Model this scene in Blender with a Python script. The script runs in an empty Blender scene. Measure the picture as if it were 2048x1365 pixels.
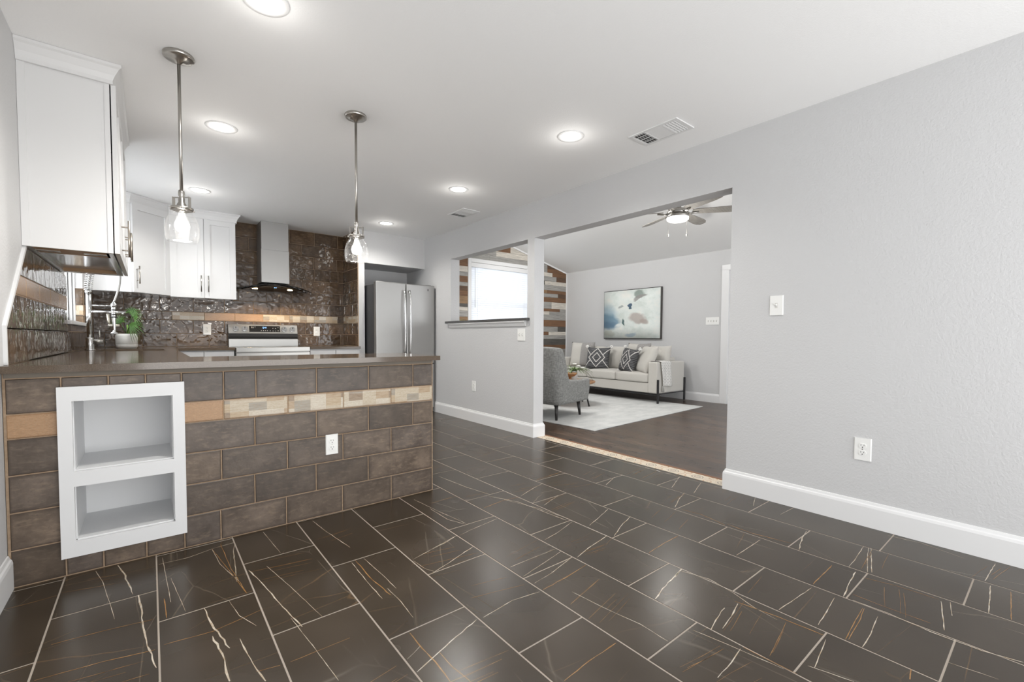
import bpy, bmesh, math, random
from math import sin, cos, pi, radians, sqrt, atan2
from mathutils import Vector, Matrix, noise
C = bpy.context.scene
COL = C.collection
random.seed(7)
H = 2.44

# ---------------------------------------------------------------- camera
cam_data = bpy.data.cameras.new('camera')
cam = bpy.data.objects.new('camera', cam_data)
COL.objects.link(cam)
F = Vector((0.62806105, 0.77730326, -0.03659183))
R = Vector((0.77793513, -0.62832227, 0.00529643))
U = Vector((0.01887453, 0.03179255, 0.99931626))
M = Matrix.Identity(4)
for i in range(3):
    M[i][0], M[i][1], M[i][2] = R[i], U[i], -F[i]
M[0][3], M[1][3], M[2][3] = 0, 0, 1.0454
cam.matrix_world = M
cam_data.sensor_width = 36.0
cam_data.lens = 895.9333 / 2048 * 36
cam_data.shift_y = (708.1597 - 682.5) / 2048
cam_data.clip_start = 0.02
C.camera = cam

# ---------------------------------------------------------------- world, exposure, daylight
C.view_settings.view_transform = 'Standard'
C.view_settings.look = 'None'
C.view_settings.gamma = 1
C.view_settings.use_curve_mapping = False
C.view_settings.exposure = 0.08
C.cycles.use_denoising = True
C.cycles.max_bounces = 10
C.cycles.diffuse_bounces = 6
C.cycles.glossy_bounces = 4
C.cycles.transmission_bounces = 8
C.cycles.sample_clamp_indirect = 4.0
w = bpy.data.worlds.new('daylight')
C.world = w
w.use_nodes = True
bg = w.node_tree.nodes['Background']
bg.inputs[0].default_value = (0.93, 0.96, 1.0, 1)
bg.inputs[1].default_value = 1.5

def area(name, loc, target, size, size_y, power, color=(1, 1, 1)):
    d = bpy.data.lights.new(name, 'AREA')
    d.shape = 'RECTANGLE'
    d.size, d.size_y, d.energy, d.color = size, size_y, power, color
    o = bpy.data.objects.new(name, d)
    COL.objects.link(o)
    o.location = loc
    o.rotation_euler = (Vector(target) - Vector(loc)).to_track_quat('-Z', 'Y').to_euler()
    return o
# added fill light at the open end of the dining room, behind the camera
area('fill_dining_end', (1.3, -2.6, 1.5), (1.3, 3, 1.3), 3.4, 1.8, 20, (1, .985, .96))
# added fill light outside the unseen left wall gap, beside the camera
area('fill_left_side', (-1.1, -.2, 1.1), (3.1, 1.2, 1.5), 2.6, 2.0, 6, (1, .99, .97))
# added low fill light behind the camera, tilted up to brighten the ceiling
area('fill_ceiling_up', (1.6, -2.4, .25), (1.8, 3.0, 2.44), 3.4, 1.4, 92, (1, .985, .96))
# daylight through the sink window
area('daylight_sink_window', (-1.05, 5.14, 1.55), (1.5, 4.6, 1.9), 1.0, 0.9, 160, (.93, .97, 1))
# daylight outside the blind of the living room window
area('daylight_living_window', (5.35, 7.6, 1.7), (5.35, 0, 1.5), 1.7, 1.7, 8, (.95, .98, 1))
# added unseen fill light at the open front of the living room
area('fill_living_front', (5.6, -1.8, 1.0), (5.4, 4, 2.0), 3.2, 2.2, 60, (.96, .98, 1))

# two added spots without fixtures, hidden above the opening, brighten the living room
for x_, y_ in ((4.1, 4.5), (4.3, 5.9)):
    d_ = bpy.data.lights.new('fill_living_spot', 'SPOT'); d_.energy = 115; d_.spot_size = radians(165); d_.spot_blend = .6
    d_.shadow_soft_size = .22; d_.color = (1, .985, .96)
    o_ = bpy.data.objects.new('fill_living_spot', d_); COL.objects.link(o_); o_.location = (x_, y_, 3.08)
    o_.rotation_euler = (Vector((6.6, 4.4, .6)) - Vector((x_, y_, 3.08))).to_track_quat('-Z', 'Y').to_euler()

# ---------------------------------------------------------------- object helpers
def root_loc(o):
    v = Vector((0, 0, 0))
    while o:
        v += Vector(o.location)
        o = o.parent
    return v

class MB:
    """collects shapes in room coordinates, then links them as ONE mesh object"""
    def __init__(s):
        s.bm = bmesh.new()
        s.uv = None
    def box(s, x0, y0, z0, x1, y1, z1, bevel=0, mi=0, seg=2):
        r = bmesh.ops.create_cube(s.bm, size=1)
        vs = r['verts']
        for v in vs:
            v.co = Vector((x0 + (v.co.x + .5) * (x1 - x0), y0 + (v.co.y + .5) * (y1 - y0), z0 + (v.co.z + .5) * (z1 - z0)))
        fs = set(f for v in vs for f in v.link_faces)
        for f in fs: f.material_index = mi
        if bevel:
            es = list(set(e for v in vs for e in v.link_edges))
            bmesh.ops.bevel(s.bm, geom=es, offset=bevel, segments=seg, affect='EDGES', profile=.5)
        return s
    def cyl(s, p0, p1, r0, r1=None, n=20, caps=True, mi=0, smooth=True):
        r1 = r0 if r1 is None else r1
        p0, p1 = Vector(p0), Vector(p1)
        d = (p1 - p0).normalized()
        a = d.orthogonal().normalized(); b = d.cross(a)
        A = []; B = []
        for i in range(n):
            t = 2 * pi * i / n
            q = a * cos(t) + b * sin(t)
            A.append(s.bm.verts.new(p0 + q * r0)); B.append(s.bm.verts.new(p1 + q * r1))
        for i in range(n):
            j = (i + 1) % n
            f = s.bm.faces.new((A[i], A[j], B[j], B[i])); f.smooth = smooth; f.material_index = mi
        if caps:
            f = s.bm.faces.new(A[::-1]); f.material_index = mi
            f = s.bm.faces.new(B); f.material_index = mi
        return s
    def lathe(s, prof, c=(0, 0, 0), n=32, mi=0, smooth=True, closed=False):
        """prof: (r, z) list"""
        rings = []
        for r, z in prof:
            if r < 1e-5:
                rings.append([s.bm.verts.new((c[0], c[1], c[2] + z))])
            else:
                rings.append([s.bm.verts.new((c[0] + r * cos(2 * pi * i / n), c[1] + r * sin(2 * pi * i / n), c[2] + z)) for i in range(n)])
        pairs = list(zip(rings, rings[1:]))
        if closed: pairs.append((rings[-1], rings[0]))
        for A, B in pairs:
            for i in range(n):
                j = (i + 1) % n
                if len(A) == 1 and len(B) == 1: continue
                if len(A) == 1: vs = (A[0], B[j], B[i])
                elif len(B) == 1: vs = (A[i], A[j], B[0])
                else: vs = (A[i], A[j], B[j], B[i])
                try:
                    f = s.bm.faces.new(vs); f.smooth = smooth; f.material_index = mi
                except ValueError: pass
        return s
    def tube(s, pts, r, n=10, caps=True, mi=0):
        pts = [Vector(p) for p in pts]
        rr = r if isinstance(r, (list, tuple)) else [r] * len(pts)
        rings = []; up = None
        for i, p in enumerate(pts):
            d = (pts[min(i + 1, len(pts) - 1)] - pts[max(i - 1, 0)]).normalized()
            if up is None: up = d.orthogonal().normalized()
            a = (up - d * up.dot(d)); a = a.normalized() if a.length > 1e-6 else d.orthogonal().normalized()
            up = a; b = d.cross(a)
            rings.append([s.bm.verts.new(p + (a * cos(2 * pi * k / n) + b * sin(2 * pi * k / n)) * rr[i]) for k in range(n)])
        for A, B in zip(rings, rings[1:]):
            for k in range(n):
                j = (k + 1) % n
                f = s.bm.faces.new((A[k], A[j], B[j], B[k])); f.smooth = True; f.material_index = mi
        if caps:
            for ring in (rings[0][::-1], rings[-1]):
                f = s.bm.faces.new(ring); f.material_index = mi
        return s
    def prism(s, poly, z0, z1, mi=0, bevel=0):
        """horizontal polygon extruded upward"""
        A = [s.bm.verts.new((x, y, z0)) for x, y in poly]
        B = [s.bm.verts.new((x, y, z1)) for x, y in poly]
        n = len(poly); fs = []
        fs.append(s.bm.faces.new(A[::-1])); fs.append(s.bm.faces.new(B))
        for i in range(n):
            j = (i + 1) % n
            fs.append(s.bm.faces.new((A[i], A[j], B[j], B[i])))
        for f in fs: f.material_index = mi
        if bevel:
            es = list(set(e for f in fs for e in f.edges))
            bmesh.ops.bevel(s.bm, geom=es, offset=bevel, segments=2, affect='EDGES', profile=.5)
        return s
    def extrude(s, prof, a0, a1, put, mi=0):
        """closed profile [(u,v)], swept from a0 to a1; put(a,u,v)->xyz"""
        A = [s.bm.verts.new(put(a0, u, v)) for u, v in prof]
        B = [s.bm.verts.new(put(a1, u, v)) for u, v in prof]
        n = len(prof)
        for i in range(n):
            j = (i + 1) % n
            f = s.bm.faces.new((A[i], A[j], B[j], B[i])); f.material_index = mi
        for ring in (A[::-1], B):
            f = s.bm.faces.new(ring); f.material_index = mi
        return s
    def quad(s, a, b, c, d, mi=0):
        f = s.bm.faces.new([s.bm.verts.new(p) for p in (a, b, c, d)]); f.material_index = mi
        return s
    def ball(s, c, r, n=12, mi=0, sc=(1, 1, 1)):
        q = bmesh.ops.create_uvsphere(s.bm, u_segments=n, v_segments=max(6, n // 2 + 2), radius=r)
        for v in q['verts']:
            v.co = Vector((v.co.x * sc[0] + c[0], v.co.y * sc[1] + c[1], v.co.z * sc[2] + c[2]))
            for f in v.link_faces: f.smooth = True; f.material_index = mi
        return s
    def grid(s, fn, nu, nv, mi=0, smooth=True, wrap=False):
        g = [[s.bm.verts.new(fn(i / nu, j / nv)) for j in range(nv + 1)] for i in range(nu + (0 if wrap else 1))]
        n = len(g)
        uvl = s.bm.loops.layers.uv.get('UVMap') or s.bm.loops.layers.uv.new('UVMap')
        for i in range(nu):
            for j in range(nv):
                a, b = g[i], g[(i + 1) % n]
                f = s.bm.faces.new((a[j], b[j], b[j + 1], a[j + 1])); f.smooth = smooth; f.material_index = mi
                for l, (q, p) in zip(f.loops, ((i, j), (i + 1, j), (i + 1, j + 1), (i, j + 1))):
                    l[uvl].uv = (q / nu, p / nv)
        return s
    def build(s, name, mat, parent=None, recalc=True):
        if recalc: bmesh.ops.recalc_face_normals(s.bm, faces=s.bm.faces)
        if parent is not None:
            off = root_loc(parent)
            bmesh.ops.translate(s.bm, verts=s.bm.verts, vec=-off)
        me = bpy.data.meshes.new(name)
        s.bm.to_mesh(me); s.bm.free()
        for m in (mat if isinstance(mat, (list, tuple)) else [mat]): me.materials.append(m)
        o = bpy.data.objects.new(name, me)
        COL.objects.link(o)
        if parent is not None: o.parent = parent
        return o

def tag(o, label=None, cat=None, group=None, kind=None):
    if label: o['label'] = label
    if cat: o['category'] = cat
    if group: o['group'] = group
    if kind: o['kind'] = kind
    return o
def thing(name, label, cat, loc=(0, 0, 0), group=None):
    o = bpy.data.objects.new(name, None)
    o.empty_display_size = .1
    COL.objects.link(o); o.location = loc
    return tag(o, label, cat, group)
def struct(o): return tag(o, kind='structure')
def kids(o): return [c for c in bpy.data.objects if c.parent == o]
def copy_tree(o, loc=None, rot=None, label=None, group=None, parent=None):
    c = o.copy(); COL.objects.link(c)
    if parent is not None: c.parent = parent
    if loc is not None: c.location = loc
    if rot is not None: c.rotation_euler = rot
    if label: c['label'] = label
    if group: c['group'] = group
    for ch in kids(o): copy_tree(ch, parent=c)
    return c

# ---------------------------------------------------------------- materials
MATS = {}
class NT:
    def __init__(s, name):
        s.m = bpy.data.materials.new(name); s.m.use_nodes = True
        s.t = s.m.node_tree; s.b = s.t.nodes['Principled BSDF']; s.l = s.t.links
        MATS[name] = s.m
    def n(s, typ, **kw):
        nd = s.t.nodes.new(typ)
        for k, v in kw.items():
            if k.startswith('i_'):
                key = k[2:]
                key = int(key) if key.isdigit() else key.replace('_', ' ')
                if hasattr(v, 'is_linked') or hasattr(v, 'links'): s.l.new(v, nd.inputs[key])
                else: nd.inputs[key].default_value = v
            else: setattr(nd, k, v)
        return nd
    def math(s, op, a, b=None, c=None, clamp=False):
        nd = s.t.nodes.new('ShaderNodeMath'); nd.operation = op; nd.use_clamp = clamp
        for i, v in enumerate((a, b, c)):
            if v is None: continue
            if isinstance(v, (int, float)): nd.inputs[i].default_value = v
            else: s.l.new(v, nd.inputs[i])
        return nd.outputs[0]
    def mix(s, fac, a, b, mode='MIX'):
        nd = s.t.nodes.new('ShaderNodeMix'); nd.data_type = 'RGBA'; nd.blend_type = mode
        for key, v in ((0, fac), (6, a), (7, b)):
            if isinstance(v, (int, float)): nd.inputs[key].default_value = v
            elif isinstance(v, tuple): nd.inputs[key].default_value = (*v[:3], 1)
            else: s.l.new(v, nd.inputs[key])
        return nd.outputs[2]
    def noise(s, scale=5, detail=3, vec=None, rough=.5, dist=0):
        nd = s.n('ShaderNodeTexNoise'); nd.inputs['Scale'].default_value = scale
        nd.inputs['Detail'].default_value = detail; nd.inputs['Roughness'].default_value = rough
        nd.inputs['Distortion'].default_value = dist
        if vec is not None: s.l.new(vec, nd.inputs['Vector'])
        return nd.outputs['Fac']
    def ramp(s, fac, stops, interp='LINEAR'):
        nd = s.n('ShaderNodeValToRGB'); cr = nd.color_ramp; cr.interpolation = interp
        while len(cr.elements) < len(stops): cr.elements.new(.5)
        for e, (p, c) in zip(cr.elements, stops):
            e.position = p; e.color = (*c[:3], 1) if isinstance(c, tuple) else (c, c, c, 1)
        s.l.new(fac, nd.inputs[0])
        return nd.outputs[0]
    def pos(s):
        return s.n('ShaderNodeNewGeometry').outputs['Position']
    def obj(s): return s.n('ShaderNodeTexCoord').outputs['Object']
    def mapv(s, vec, scale=(1, 1, 1), loc=(0, 0, 0), rot=(0, 0, 0)):
        nd = s.n('ShaderNodeMapping'); s.l.new(vec, nd.inputs['Vector'])
        nd.inputs['Scale'].default_value = scale; nd.inputs['Location'].default_value = loc; nd.inputs['Rotation'].default_value = rot
        return nd.outputs[0]
    def set(s, **kw):
        names = dict(color='Base Color', rough='Roughness', metal='Metallic', normal='Normal', coat='Coat Weight', spec='Specular IOR Level', trans='Transmission Weight', ior='IOR', emit='Emission Color', estr='Emission Strength', alpha='Alpha', sheen='Sheen Weight', sss='Subsurface Weight', aniso='Anisotropic')
        for k, v in kw.items():
            i = s.b.inputs[names[k]]
            if isinstance(v, (int, float)): i.default_value = v
            elif isinstance(v, tuple): i.default_value = (*v[:3], 1)
            else: s.l.new(v, i)
        return s.m
    def bump(s, h, strength=.3, dist=.01):
        nd = s.n('ShaderNodeBump'); nd.inputs['Strength'].default_value = strength; nd.inputs['Distance'].default_value = dist
        s.l.new(h, nd.inputs['Height'])
        s.l.new(nd.outputs[0], s.b.inputs['Normal'])
        return nd.outputs[0]

def simple(name, color, rough=.5, metal=0, **kw):
    return NT(name).set(color=color, rough=rough, metal=metal, **kw)
def paint(name, color, rough=.6, bs=160, bstr=.25, bd=.002):
    t = NT(name); p = t.pos()
    t.bump(t.noise(bs, 2, p), bstr, bd)
    return t.set(color=color, rough=rough, spec=.35)

m_wall = paint('grey_wall_paint', (.57, .57, .572), .65, 95, .55, .003)
m_ceil = paint('white_ceiling_paint', (.88, .88, .878), .75, 120, .35, .002)
m_trim = simple('white_trim_paint', (.75, .75, .75), .35)
m_cab = simple('white_cabinet_paint', (.69, .69, .69), .38)
m_niche = paint('white_shelf_paint', (.74, .745, .75), .5, 30, .15, .002)
m_plast = simple('white_plastic', (.82, .82, .80), .3)
m_dark = simple('dark_slot', (.03, .03, .03), .6)
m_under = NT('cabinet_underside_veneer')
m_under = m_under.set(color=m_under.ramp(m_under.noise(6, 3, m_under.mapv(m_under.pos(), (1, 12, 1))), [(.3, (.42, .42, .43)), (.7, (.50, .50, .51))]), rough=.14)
m_plyw = simple('raw_plywood', (.36, .22, .11), .5)
def steel(name, col=(.38, .375, .36), rough=.32, st=(1, 1, 60)):
    t = NT(name); n = t.noise(14, 2, t.mapv(t.pos(), st))
    r = t.math('MULTIPLY_ADD', n, .16, rough - .08)
    return t.set(color=col, rough=r, metal=1.0, aniso=.3)
m_steel = steel('brushed_stainless_steel')
m_steel_v = steel('brushed_steel_upright', (.36, .355, .345), .42, (60, 60, 1))
m_nickel = simple('brushed_nickel', (.44, .42, .39), .28, 1.0)
m_chrome = simple('polished_chrome', (.78, .78, .78), .12, 1.0)
m_handle = simple('nickel_bar', (.42, .38, .33), .32, 1.0)
m_black = simple('black_glass', (.012, .012, .012), .06)
m_blackp = simple('black_plastic', (.02, .02, .02), .35)
m_legdark = simple('black_wood_leg', (.02, .018, .017), .4)
m_gun = simple('dark_metal_leg', (.045, .045, .047), .4, .6)
m_smoke = NT('smoked_glass').set(color=(.06, .055, .05), rough=.03, trans=.75, ior=1.3)

def emis(name, col, strength):
    return NT(name).set(color=(0, 0, 0), emit=col, estr=strength)
m_lens = emis('recessed_lens_lit', (1, .985, .95), 14)
m_bulb = emis('pendant_bulb_lit', (1, .97, .9), 7)
m_fanlens = emis('fan_lens_lit', (1, .98, .93), 3.2)
m_hoodlamp = emis('hood_lamp_lit', (1, .82, .55), 9)
m_digit = emis('blue_display', (.25, .5, 1), 3.5)

# seeded clear glass: thin clear shell with white bubbles, brighter where seen edge-on
t = NT('seeded_clear_glass')
vor = t.n('ShaderNodeTexVoronoi'); vor.inputs['Scale'].default_value = 95
t.l.new(t.obj(), vor.inputs['Vector'])
bub = t.ramp(vor.outputs['Distance'], [(.10, 1.0), (.30, 0.0)])
bub = t.math('MULTIPLY', bub, t.ramp(t.noise(30, 2, t.obj()), [(.45, 0.0), (.6, 1.0)]))
lw_ = t.n('ShaderNodeLayerWeight'); lw_.inputs[0].default_value = .25
fac = t.math('ADD', t.math('MULTIPLY', lw_.outputs['Facing'], .20), t.math('MULTIPLY_ADD', bub, .22, .02), clamp=True)
trn = t.n('ShaderNodeBsdfTransparent'); gl = t.n('ShaderNodeBsdfGlossy'); gl.inputs['Roughness'].default_value = .08
df = t.n('ShaderNodeBsdfTranslucent'); m1 = t.n('ShaderNodeMixShader'); m1.inputs[0].default_value = .12
t.l.new(gl.outputs[0], m1.inputs[1]); t.l.new(df.outputs[0], m1.inputs[2])
m2 = t.n('ShaderNodeMixShader'); t.l.new(fac, m2.inputs[0]); t.l.new(trn.outputs[0], m2.inputs[1]); t.l.new(m1.outputs[0], m2.inputs[2])
t.l.new(m2.outputs[0], t.t.nodes['Material Output'].inputs[0])
m_seed = t.m
m_glass = NT('window_glass').set(color=(1, 1, 1), rough=.0, trans=1.0, ior=1.02)

# countertop
t = NT('brown_quartz'); p = t.pos()
sp = t.noise(420, 2, p)
cc = t.ramp(sp, [(.35, (.082, .058, .039)), (.55, (.102, .074, .051)), (.72, (.145, .11, .08))])
m_quartz = t.set(color=cc, rough=.10, spec=.4)
m_grout = NT('tan_grout'); m_grout = m_grout.set(color=m_grout.ramp(m_grout.noise(60, 3, m_grout.pos()), [(.3, (.28, .195, .125)), (.7, (.37, .27, .185))]), rough=.9)

# tiles: each tile carries "rnd" (three random numbers) and UVs 0..1 of its own
def tile_mat(name, gloss, wavy):
    t = NT(name)
    rnd = t.n('ShaderNodeAttribute', attribute_name='rnd').outputs['Vector']
    uv = t.n('ShaderNodeUVMap', uv_map='tile').outputs[0]
    sx = t.n('ShaderNodeSeparateXYZ'); t.l.new(rnd, sx.inputs[0])
    r1, r2, r3 = sx.outputs
    add = t.n('ShaderNodeVectorMath', operation='MULTIPLY_ADD'); t.l.new(rnd, add.inputs[0]); add.inputs[1].default_value = (40, 40, 40); t.l.new(t.pos(), add.inputs[2])
    P = add.outputs[0]
    n1 = t.noise(9, 4, P, .6); n2 = t.noise(60, 3, P, .6); n3 = t.noise(22, 3, t.mapv(P, (1, 1, 3)), .6)
    base = t.ramp(n1, [(.3, (.070, .052, .038)), (.5, (.112, .087, .066)), (.7, (.16, .126, .098))])
    cool = t.mix(r2, (.90, .90, 1.0), (1.10, .98, .86))
    base = t.mix(.75, base, cool, 'MULTIPLY')
    base = t.mix(t.math('MULTIPLY', t.ramp(n3, [(.52, 0.0), (.68, 1.0)]), .35), base, (.27, .20, .14))
    val = t.math('MULTIPLY_ADD', r1, .5, .50 if wavy else .62)
    hsv = t.n('ShaderNodeHueSaturation'); t.l.new(val, hsv.inputs['Value']); t.l.new(base, hsv.inputs['Color'])
    col = hsv.outputs[0]
    # darker burnt rim along the edge of every tile
    su = t.n('ShaderNodeSeparateXYZ'); t.l.new(uv, su.inputs[0])
    eu = t.math('MULTIPLY', t.math('SUBTRACT', .5, t.math('ABSOLUTE', t.math('SUBTRACT', su.outputs[0], .5))), 2.0)
    ev = t.math('SUBTRACT', .5, t.math('ABSOLUTE', t.math('SUBTRACT', su.outputs[1], .5)))
    e = t.math('MINIMUM', eu, ev)
    e = t.math('ADD', e, t.math('MULTIPLY', t.math('SUBTRACT', n2, .5), .12))
    rim = t.ramp(e, [(.0, 1.0), (.12, 0.0)])
    col = t.mix(t.math('MULTIPLY', rim, .8), col, (.045, .030, .021))
    sp = t.ramp(n2, [(.60, 0.0), (.66, 1.0)])
    col = t.mix(t.math('MULTIPLY', sp, .3), col, (.06, .045, .035))
    if wavy:
        col = t.mix(1.0, col, (1.12, .98, .80), 'MULTIPLY')
        t.bump(t.noise(16, 1, P, .4, .4), .42, .012)
    else:
        t.bump(t.noise(45, 3, P), .25, .003)
    return t.set(color=col, rough=gloss, spec=.5)
m_tile = tile_mat('brown_glazed_tile_satin', .42, False)
m_tile_g = tile_mat('brown_glazed_tile_glossy', .07, True)
def accent_mat(name, gloss):
    t = NT(name)
    rnd = t.n('ShaderNodeAttribute', attribute_name='rnd').outputs['Vector']
    uv = t.n('ShaderNodeUVMap', uv_map='tile').outputs[0]
    sx = t.n('ShaderNodeSeparateXYZ'); t.l.new(rnd, sx.inputs[0]); r1, r2, r3 = sx.outputs
    add = t.n('ShaderNodeVectorMath', operation='MULTIPLY_ADD'); t.l.new(rnd, add.inputs[0]); add.inputs[1].default_value = (17, 31, 0); t.l.new(t.mapv(uv, (3.5, 2.2, 1)), add.inputs[2])
    q = add.outputs[0]
    vor = t.n('ShaderNodeTexVoronoi', distance='CHEBYCHEV'); vor.inputs['Scale'].default_value = 1.0; vor.inputs['Randomness'].default_value = 0.0; t.l.new(q, vor.inputs['Vector'])
    sc = t.n('ShaderNodeSeparateColor'); t.l.new(vor.outputs['Color'], sc.inputs[0])
    patch = t.ramp(sc.outputs[0], [(.0, (.50, .44, .34)), (.25, (.36, .25, .15)), (.4, (.60, .56, .48)), (.62, (.22, .22, .20)), (.72, (.42, .31, .19)), (.84, (.13, .07, .035))], 'CONSTANT')
    soft = t.ramp(t.noise(2.2, 4, t.mapv(q, (.7, 3, 1)), .6), [(.3, (.30, .21, .13)), (.5, (.50, .42, .31)), (.7, (.60, .54, .44))])
    patch = t.mix(.38, patch, soft)
    tan = t.ramp(t.noise(4, 4, t.mapv(q, (.6, 3.5, 1)), .6, 1.2), [(.3, (.30, .17, .085)), (.7, (.46, .28, .15))])
    m1 = t.ramp(r1, [(.0, 1.0), (.34, 0.0)], 'CONSTANT')
    col = t.mix(m1, patch, tan)
    dirt = t.noise(7, 5, q, .7)
    col = t.mix(t.math('MULTIPLY', t.ramp(dirt, [(.45, 0.0), (.7, 1.0)]), .55), col, (.36, .25, .15))
    su = t.n('ShaderNodeSeparateXYZ'); t.l.new(uv, su.inputs[0])
    ev = t.math('SUBTRACT', .5, t.math('ABSOLUTE', t.math('SUBTRACT', su.outputs[1], .5)))
    ev = t.math('ADD', ev, t.math('MULTIPLY', t.math('SUBTRACT', dirt, .5), .25))
    col = t.mix(t.math('MULTIPLY', t.ramp(ev, [(.0, 1.0), (.1, 0.0)]), .6), col, (.24, .13, .06))
    t.bump(dirt, .2, .003)
    return t.set(color=col, rough=gloss)
m_acc = accent_mat('patchwork_accent_tile_satin', .4)
m_acc_g = accent_mat('patchwork_accent_tile_glossy', .2)

# floor tile
t = NT('dark_veined_porcelain')
rnd = t.n('ShaderNodeAttribute', attribute_name='rnd').outputs['Vector']
add = t.n('ShaderNodeVectorMath', operation='MULTIPLY_ADD'); t.l.new(rnd, add.inputs[0]); add.inputs[1].default_value = (30, 30, 0); t.l.new(t.pos(), add.inputs[2])
P = add.outputs[0]
n1 = t.noise(2.2, 2, P, .5)
base = t.ramp(n1, [(.25, (.028, .019, .011)), (.5, (.040, .029, .0185)), (.75, (.055, .041, .028))])
def vein(vec, scale, width, color, amt, maskscale, seed):
    global base
    d = t.noise(2.5, 3, vec)
    dn = t.n('ShaderNodeVectorMath', operation='MULTIPLY_ADD'); 
    cb = t.n('ShaderNodeCombineXYZ'); t.l.new(d, cb.inputs[0]); t.l.new(d, cb.inputs[1])
    t.l.new(cb.outputs[0], dn.inputs[0]); dn.inputs[1].default_value = (.10, .10, 0); t.l.new(vec, dn.inputs[2])
    v = t.n('ShaderNodeTexVoronoi', feature='DISTANCE_TO_EDGE'); v.inputs['Scale'].default_value = scale
    t.l.new(dn.outputs[0], v.inputs['Vector'])
    line = t.ramp(v.outputs['Distance'], [(.0, 1.0), (width, 0.0)])
    mk = t.ramp(t.noise(maskscale, 2, t.mapv(P, (1, 1, 1), (seed, seed, 0))), [(.5, 0.0), (.64, 1.0)])
    base = t.mix(t.math('MULTIPLY', t.math('MULTIPLY', line, mk), amt), base, color)
vein(t.mapv(P, (.7, 3.2, 1), rot=(0, 0, .25)), 1.1, .007, (.26, .15, .07), .30, 2.1, 3)
vein(t.mapv(P, (2.6, .8, 1), rot=(0, 0, .5)), 1.0, .006, (.30, .26, .21), .28, 2.3, 9)
vein(t.mapv(P, (3.0, .9, 1), rot=(0, 0, -.35)), 0.9, .005, (.28, .23, .17), .25, 1.9, 15)
rr = t.math('MULTIPLY_ADD', t.noise(3, 1, P), .08, .22)
m_floor = t.set(color=base, rough=rr, spec=.5)
m_fgrout = simple('beige_floor_grout', (.36, .31, .26), .8)
t = NT('cream_vein'); m_vw = t.set(color=t.ramp(t.noise(30, 3, t.pos()), [(.35, (.36, .28, .19)), (.6, (.56, .50, .41))]), rough=.25)
t = NT('rust_vein'); m_vr = t.set(color=t.ramp(t.noise(30, 3, t.pos()), [(.35, (.24, .115, .03)), (.65, (.36, .20, .08))]), rough=.25)

# dark wood floor, planks run along Y
t = NT('dark_walnut_plank_floor'); p = t.pos()
br = t.n('ShaderNodeTexBrick'); br.offset = .37; br.inputs['Scale'].default_value = 1
br.inputs['Brick Width'].default_value = 1.2; br.inputs['Row Height'].default_value = .127; br.inputs['Mortar Size'].default_value = .0012
br.inputs['Color1'].default_value = (.2, .2, .2, 1); br.inputs['Color2'].default_value = (.9, .9, .9, 1); br.inputs['Mortar'].default_value = (0, 0, 0, 1)
t.l.new(t.mapv(p, (1, 1, 1), rot=(0, 0, pi / 2)), br.inputs['Vector'])
g = t.noise(7, 5, t.mapv(p, (5, .8, 1)), .65, .8)
col = t.ramp(g, [(.3, (.024, .013, .008)), (.52, (.062, .036, .022)), (.75, (.13, .085, .058))])
col = t.mix(.55, col, br.outputs['Color'], 'OVERLAY')
t.bump(g, .12, .003)
m_wood = t.set(color=col, rough=t.math('MULTIPLY_ADD', g, .2, .2))

# reclaimed planks, per board "rnd": x picks the finish
t = NT('reclaimed_wood_board')
rnd = t.n('ShaderNodeAttribute', attribute_name='rnd').outputs['Vector']
sx = t.n('ShaderNodeSeparateXYZ'); t.l.new(rnd, sx.inputs[0]); r1, r2, r3 = sx.outputs
pick = t.ramp(r1, [(.0, (.165, .085, .042)), (.2, (.105, .06, .035)), (.4, (.30, .29, .27)), (.6, (.56, .52, .46)), (.8, (.085, .078, .068)), (.9, (.24, .15, .08))], 'CONSTANT')
add = t.n('ShaderNodeVectorMath', operation='MULTIPLY_ADD'); t.l.new(rnd, add.inputs[0]); add.inputs[1].default_value = (30, 0, 30); t.l.new(t.pos(), add.inputs[2])
g = t.noise(6, 5, t.mapv(add.outputs[0], (.8, 1, 14)), .7, .5)
col = t.mix(1.0, pick, t.ramp(g, [(.25, .45), (.5, 1.0), (.8, 1.5)]), 'MULTIPLY')
t.bump(g, .3, .004)
m_plank = t.set(color=col, rough=.65)

# patterned mosaic threshold
t = NT('patterned_cream_threshold_tile'); p = t.pos()
q = t.mapv(p, (1, 1, 1), (-.0, -.02, 0))
sx = t.n('ShaderNodeSeparateXYZ'); t.l.new(q, sx.inputs[0])
def rings(period, off, cx, amp):
    yy = t.math('SUBTRACT', t.math('FRACT', t.math('ADD', t.math('DIVIDE', sx.outputs[1], period), off)), .5)
    yy = t.math('MULTIPLY', yy, period)
    xx = t.math('SUBTRACT', sx.outputs[0], cx)
    a = t.math('POWER', t.math('ABSOLUTE', yy), 1.6); b = t.math('POWER', t.math('ABSOLUTE', xx), 1.6)
    r = t.math('POWER', t.math('ADD', a, b), .625)
    ln = t.ramp(t.math('ABSOLUTE', t.math('SINE', t.math('MULTIPLY', r, amp))), [(.40, 1.0), (.60, 0.0)])
    return t.math('MULTIPLY', ln, t.math('LESS_THAN', r, .048))
A = rings(.2, 0, 3.195, 150); B = rings(.2, .5, 3.150, 110); C2 = rings(.2, .5, 3.24, 110); D = rings(.1, .25, 3.195, 190)
col = t.mix(t.math('MULTIPLY', A, .9), (.66, .58, .46), (.13, .11, .09))
col = t.mix(t.math('MULTIPLY', t.math('MAXIMUM', B, C2), .8), col, (.45, .25, .12))
col = t.mix(t.math('MULTIPLY', D, .55), col, (.40, .30, .22))
m_mosaic = t.set(color=col, rough=.35)
m_stripw = simple('wood_reducer_strip', (.20, .085, .035), .4)

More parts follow.
